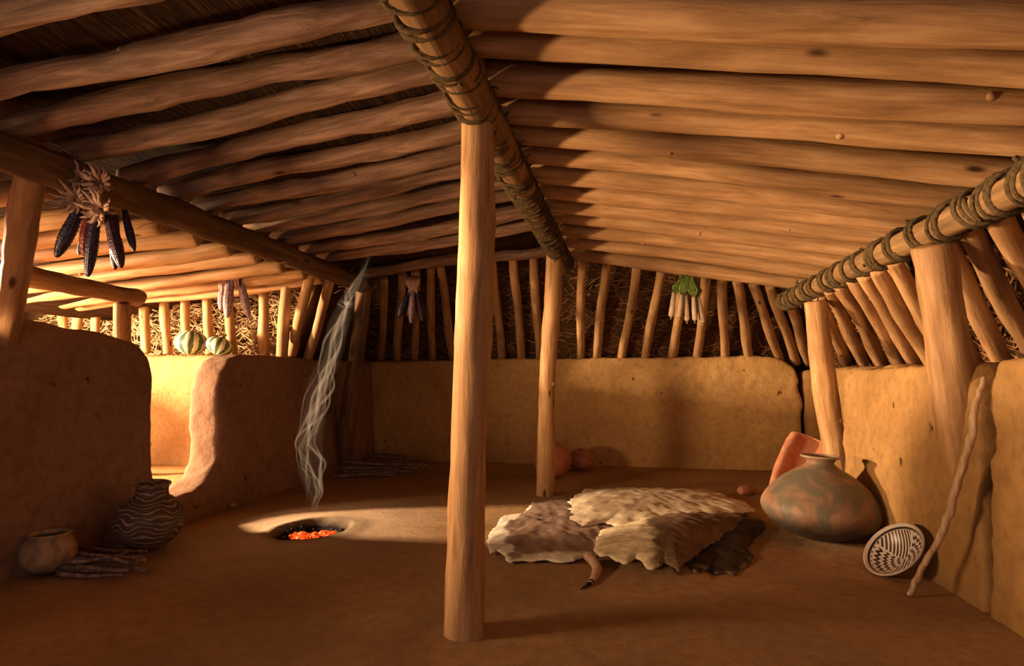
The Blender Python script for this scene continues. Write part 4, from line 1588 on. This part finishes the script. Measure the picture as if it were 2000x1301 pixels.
# hoofed leg / tail strip with a dark tip hanging out to the front
tp = [P(q[0], q[1], z=z_) for q, z_ in (((1150, 1080), 0.05), ((1160, 1094), 0.035), ((1167, 1108), 0.02), ((1162, 1124), 0.014), ((1152, 1138), 0.012), ((1134, 1150), 0.010))]
mb = MB()
mb.tube([p - cA * 1.0 + Vector((0, 0, cA.z)) for p in tp[:5]], [0.035, 0.028, 0.026, 0.020, 0.014], 10)
o = mb.build('leg_strip', mat_flat('pale_leg_fur', (0.62, 0.44, 0.32), (0.40, 0.25, 0.17), 40, 0.85, 0.5), hideA)
o.scale = (1, 1, 0.7)
mb = MB()
mb.tube([p - cA * 1.0 + Vector((0, 0, cA.z)) for p in (tp[4].lerp(tp[3], 0.25), tp[4], tp[5])], [0.017, 0.013, 0.003], 10)
o = mb.build('leg_tip', M['char'], hideA)
o.scale = (1, 1, 0.7)

# ================================================================== SMOKE
m = bpy.data.materials.new('wood_smoke')
m.use_nodes = True
nt = m.node_tree
nt.nodes.remove(nt.nodes['Principled BSDF'])
vs_ = N(nt, 'ShaderNodeVolumeScatter')
vs_.inputs['Color'].default_value = (0.95, 0.93, 0.88, 1)
vs_.inputs['Density'].default_value = 4.5
vs_.inputs['Anisotropy'].default_value = 0.2
nt.links.new(vs_.outputs[0], nt.nodes['Material Output'].inputs['Volume'])
M['smoke'] = m
m2 = m.copy()
m2.name = 'thin_smoke'
[n for n in m2.node_tree.nodes if n.type == 'VOLUME_SCATTER'][0].inputs['Density'].default_value = 0.13
M['smoke_thin'] = m2
smoke = empty('smoke_plume', (HX, HY, 0.02))
tag(smoke, 'pale wisps of smoke curling up from the hearth to the roof', 'smoke')
centre = [(615, 1000), (612, 960), (604, 915), (602, 870), (612, 820), (628, 760), (645, 700), (662, 640), (682, 590), (702, 545), (718, 500), (728, 455)]
rnd = random.Random(9)


def wisp(off, amp, rad, m, ph, t0=0.0, t1=1.0):
    nseg = 60
    pts, rr = [], []
    for i in range(nseg + 1):
        t = t0 + (t1 - t0) * i / nseg
        k = t * (len(centre) - 1)
        a = min(int(k), len(centre) - 2)
        f = k - a
        px = centre[a][0] * (1 - f) + centre[a + 1][0] * f
        py = centre[a][1] * (1 - f) + centre[a + 1][1] * f
        env = math.sin(math.pi * min(1, t * 1.35 + 0.03)) ** 0.6 if t < 0.72 else max(0.12, 1 - (t - 0.72) * 3.2)
        env = min(1.0, env)
        px += off * env + amp * env * (1.5 * noise.noise(Vector((t * 5.5, ph, 0))) + 0.9 * noise.noise(Vector((t * 12, ph, 5))) + 0.5 * math.sin(t * 17 + ph))
        p = P(px, py, y=HY + 0.05 + 0.10 * env * math.sin(t * 9 + ph * 1.7))
        pts.append(p - Vector((HX, HY, 0.02)))
        e = min(1, 6 * (t - t0) + 0.25) * min(1, 5 * (t1 - t) + 0.05)
        rr.append(rad * e * (1 + 0.35 * math.sin(t * 21 + ph)))
    mb = MB()
    mb.tube(pts, rr, 10)
    return mb.build('smoke_wisp', m, smoke)


rs = random.Random(33)
for i in range(15):
    wisp(rs.uniform(-24, 20), rs.uniform(10, 22), rs.uniform(0.004, 0.0095), M['smoke'], rs.uniform(0, 40), rs.choice([0, 0, 0, 0.1, 0.25]), rs.choice([0.5, 0.62, 0.7, 0.8, 0.97]))
for off, amp, rad, ph, a, b_ in [(-4, 5, 0.055, 0.4, 0.0, 0.9), (8, 6, 0.045, 2.4, 0.0, 0.95), (-12, 5, 0.040, 4.4, 0.05, 0.7), (0, 2, 0.030, 1.0, 0.3, 1.0)]:
    wisp(off, amp, rad, M['smoke_thin'], ph, a, b_)
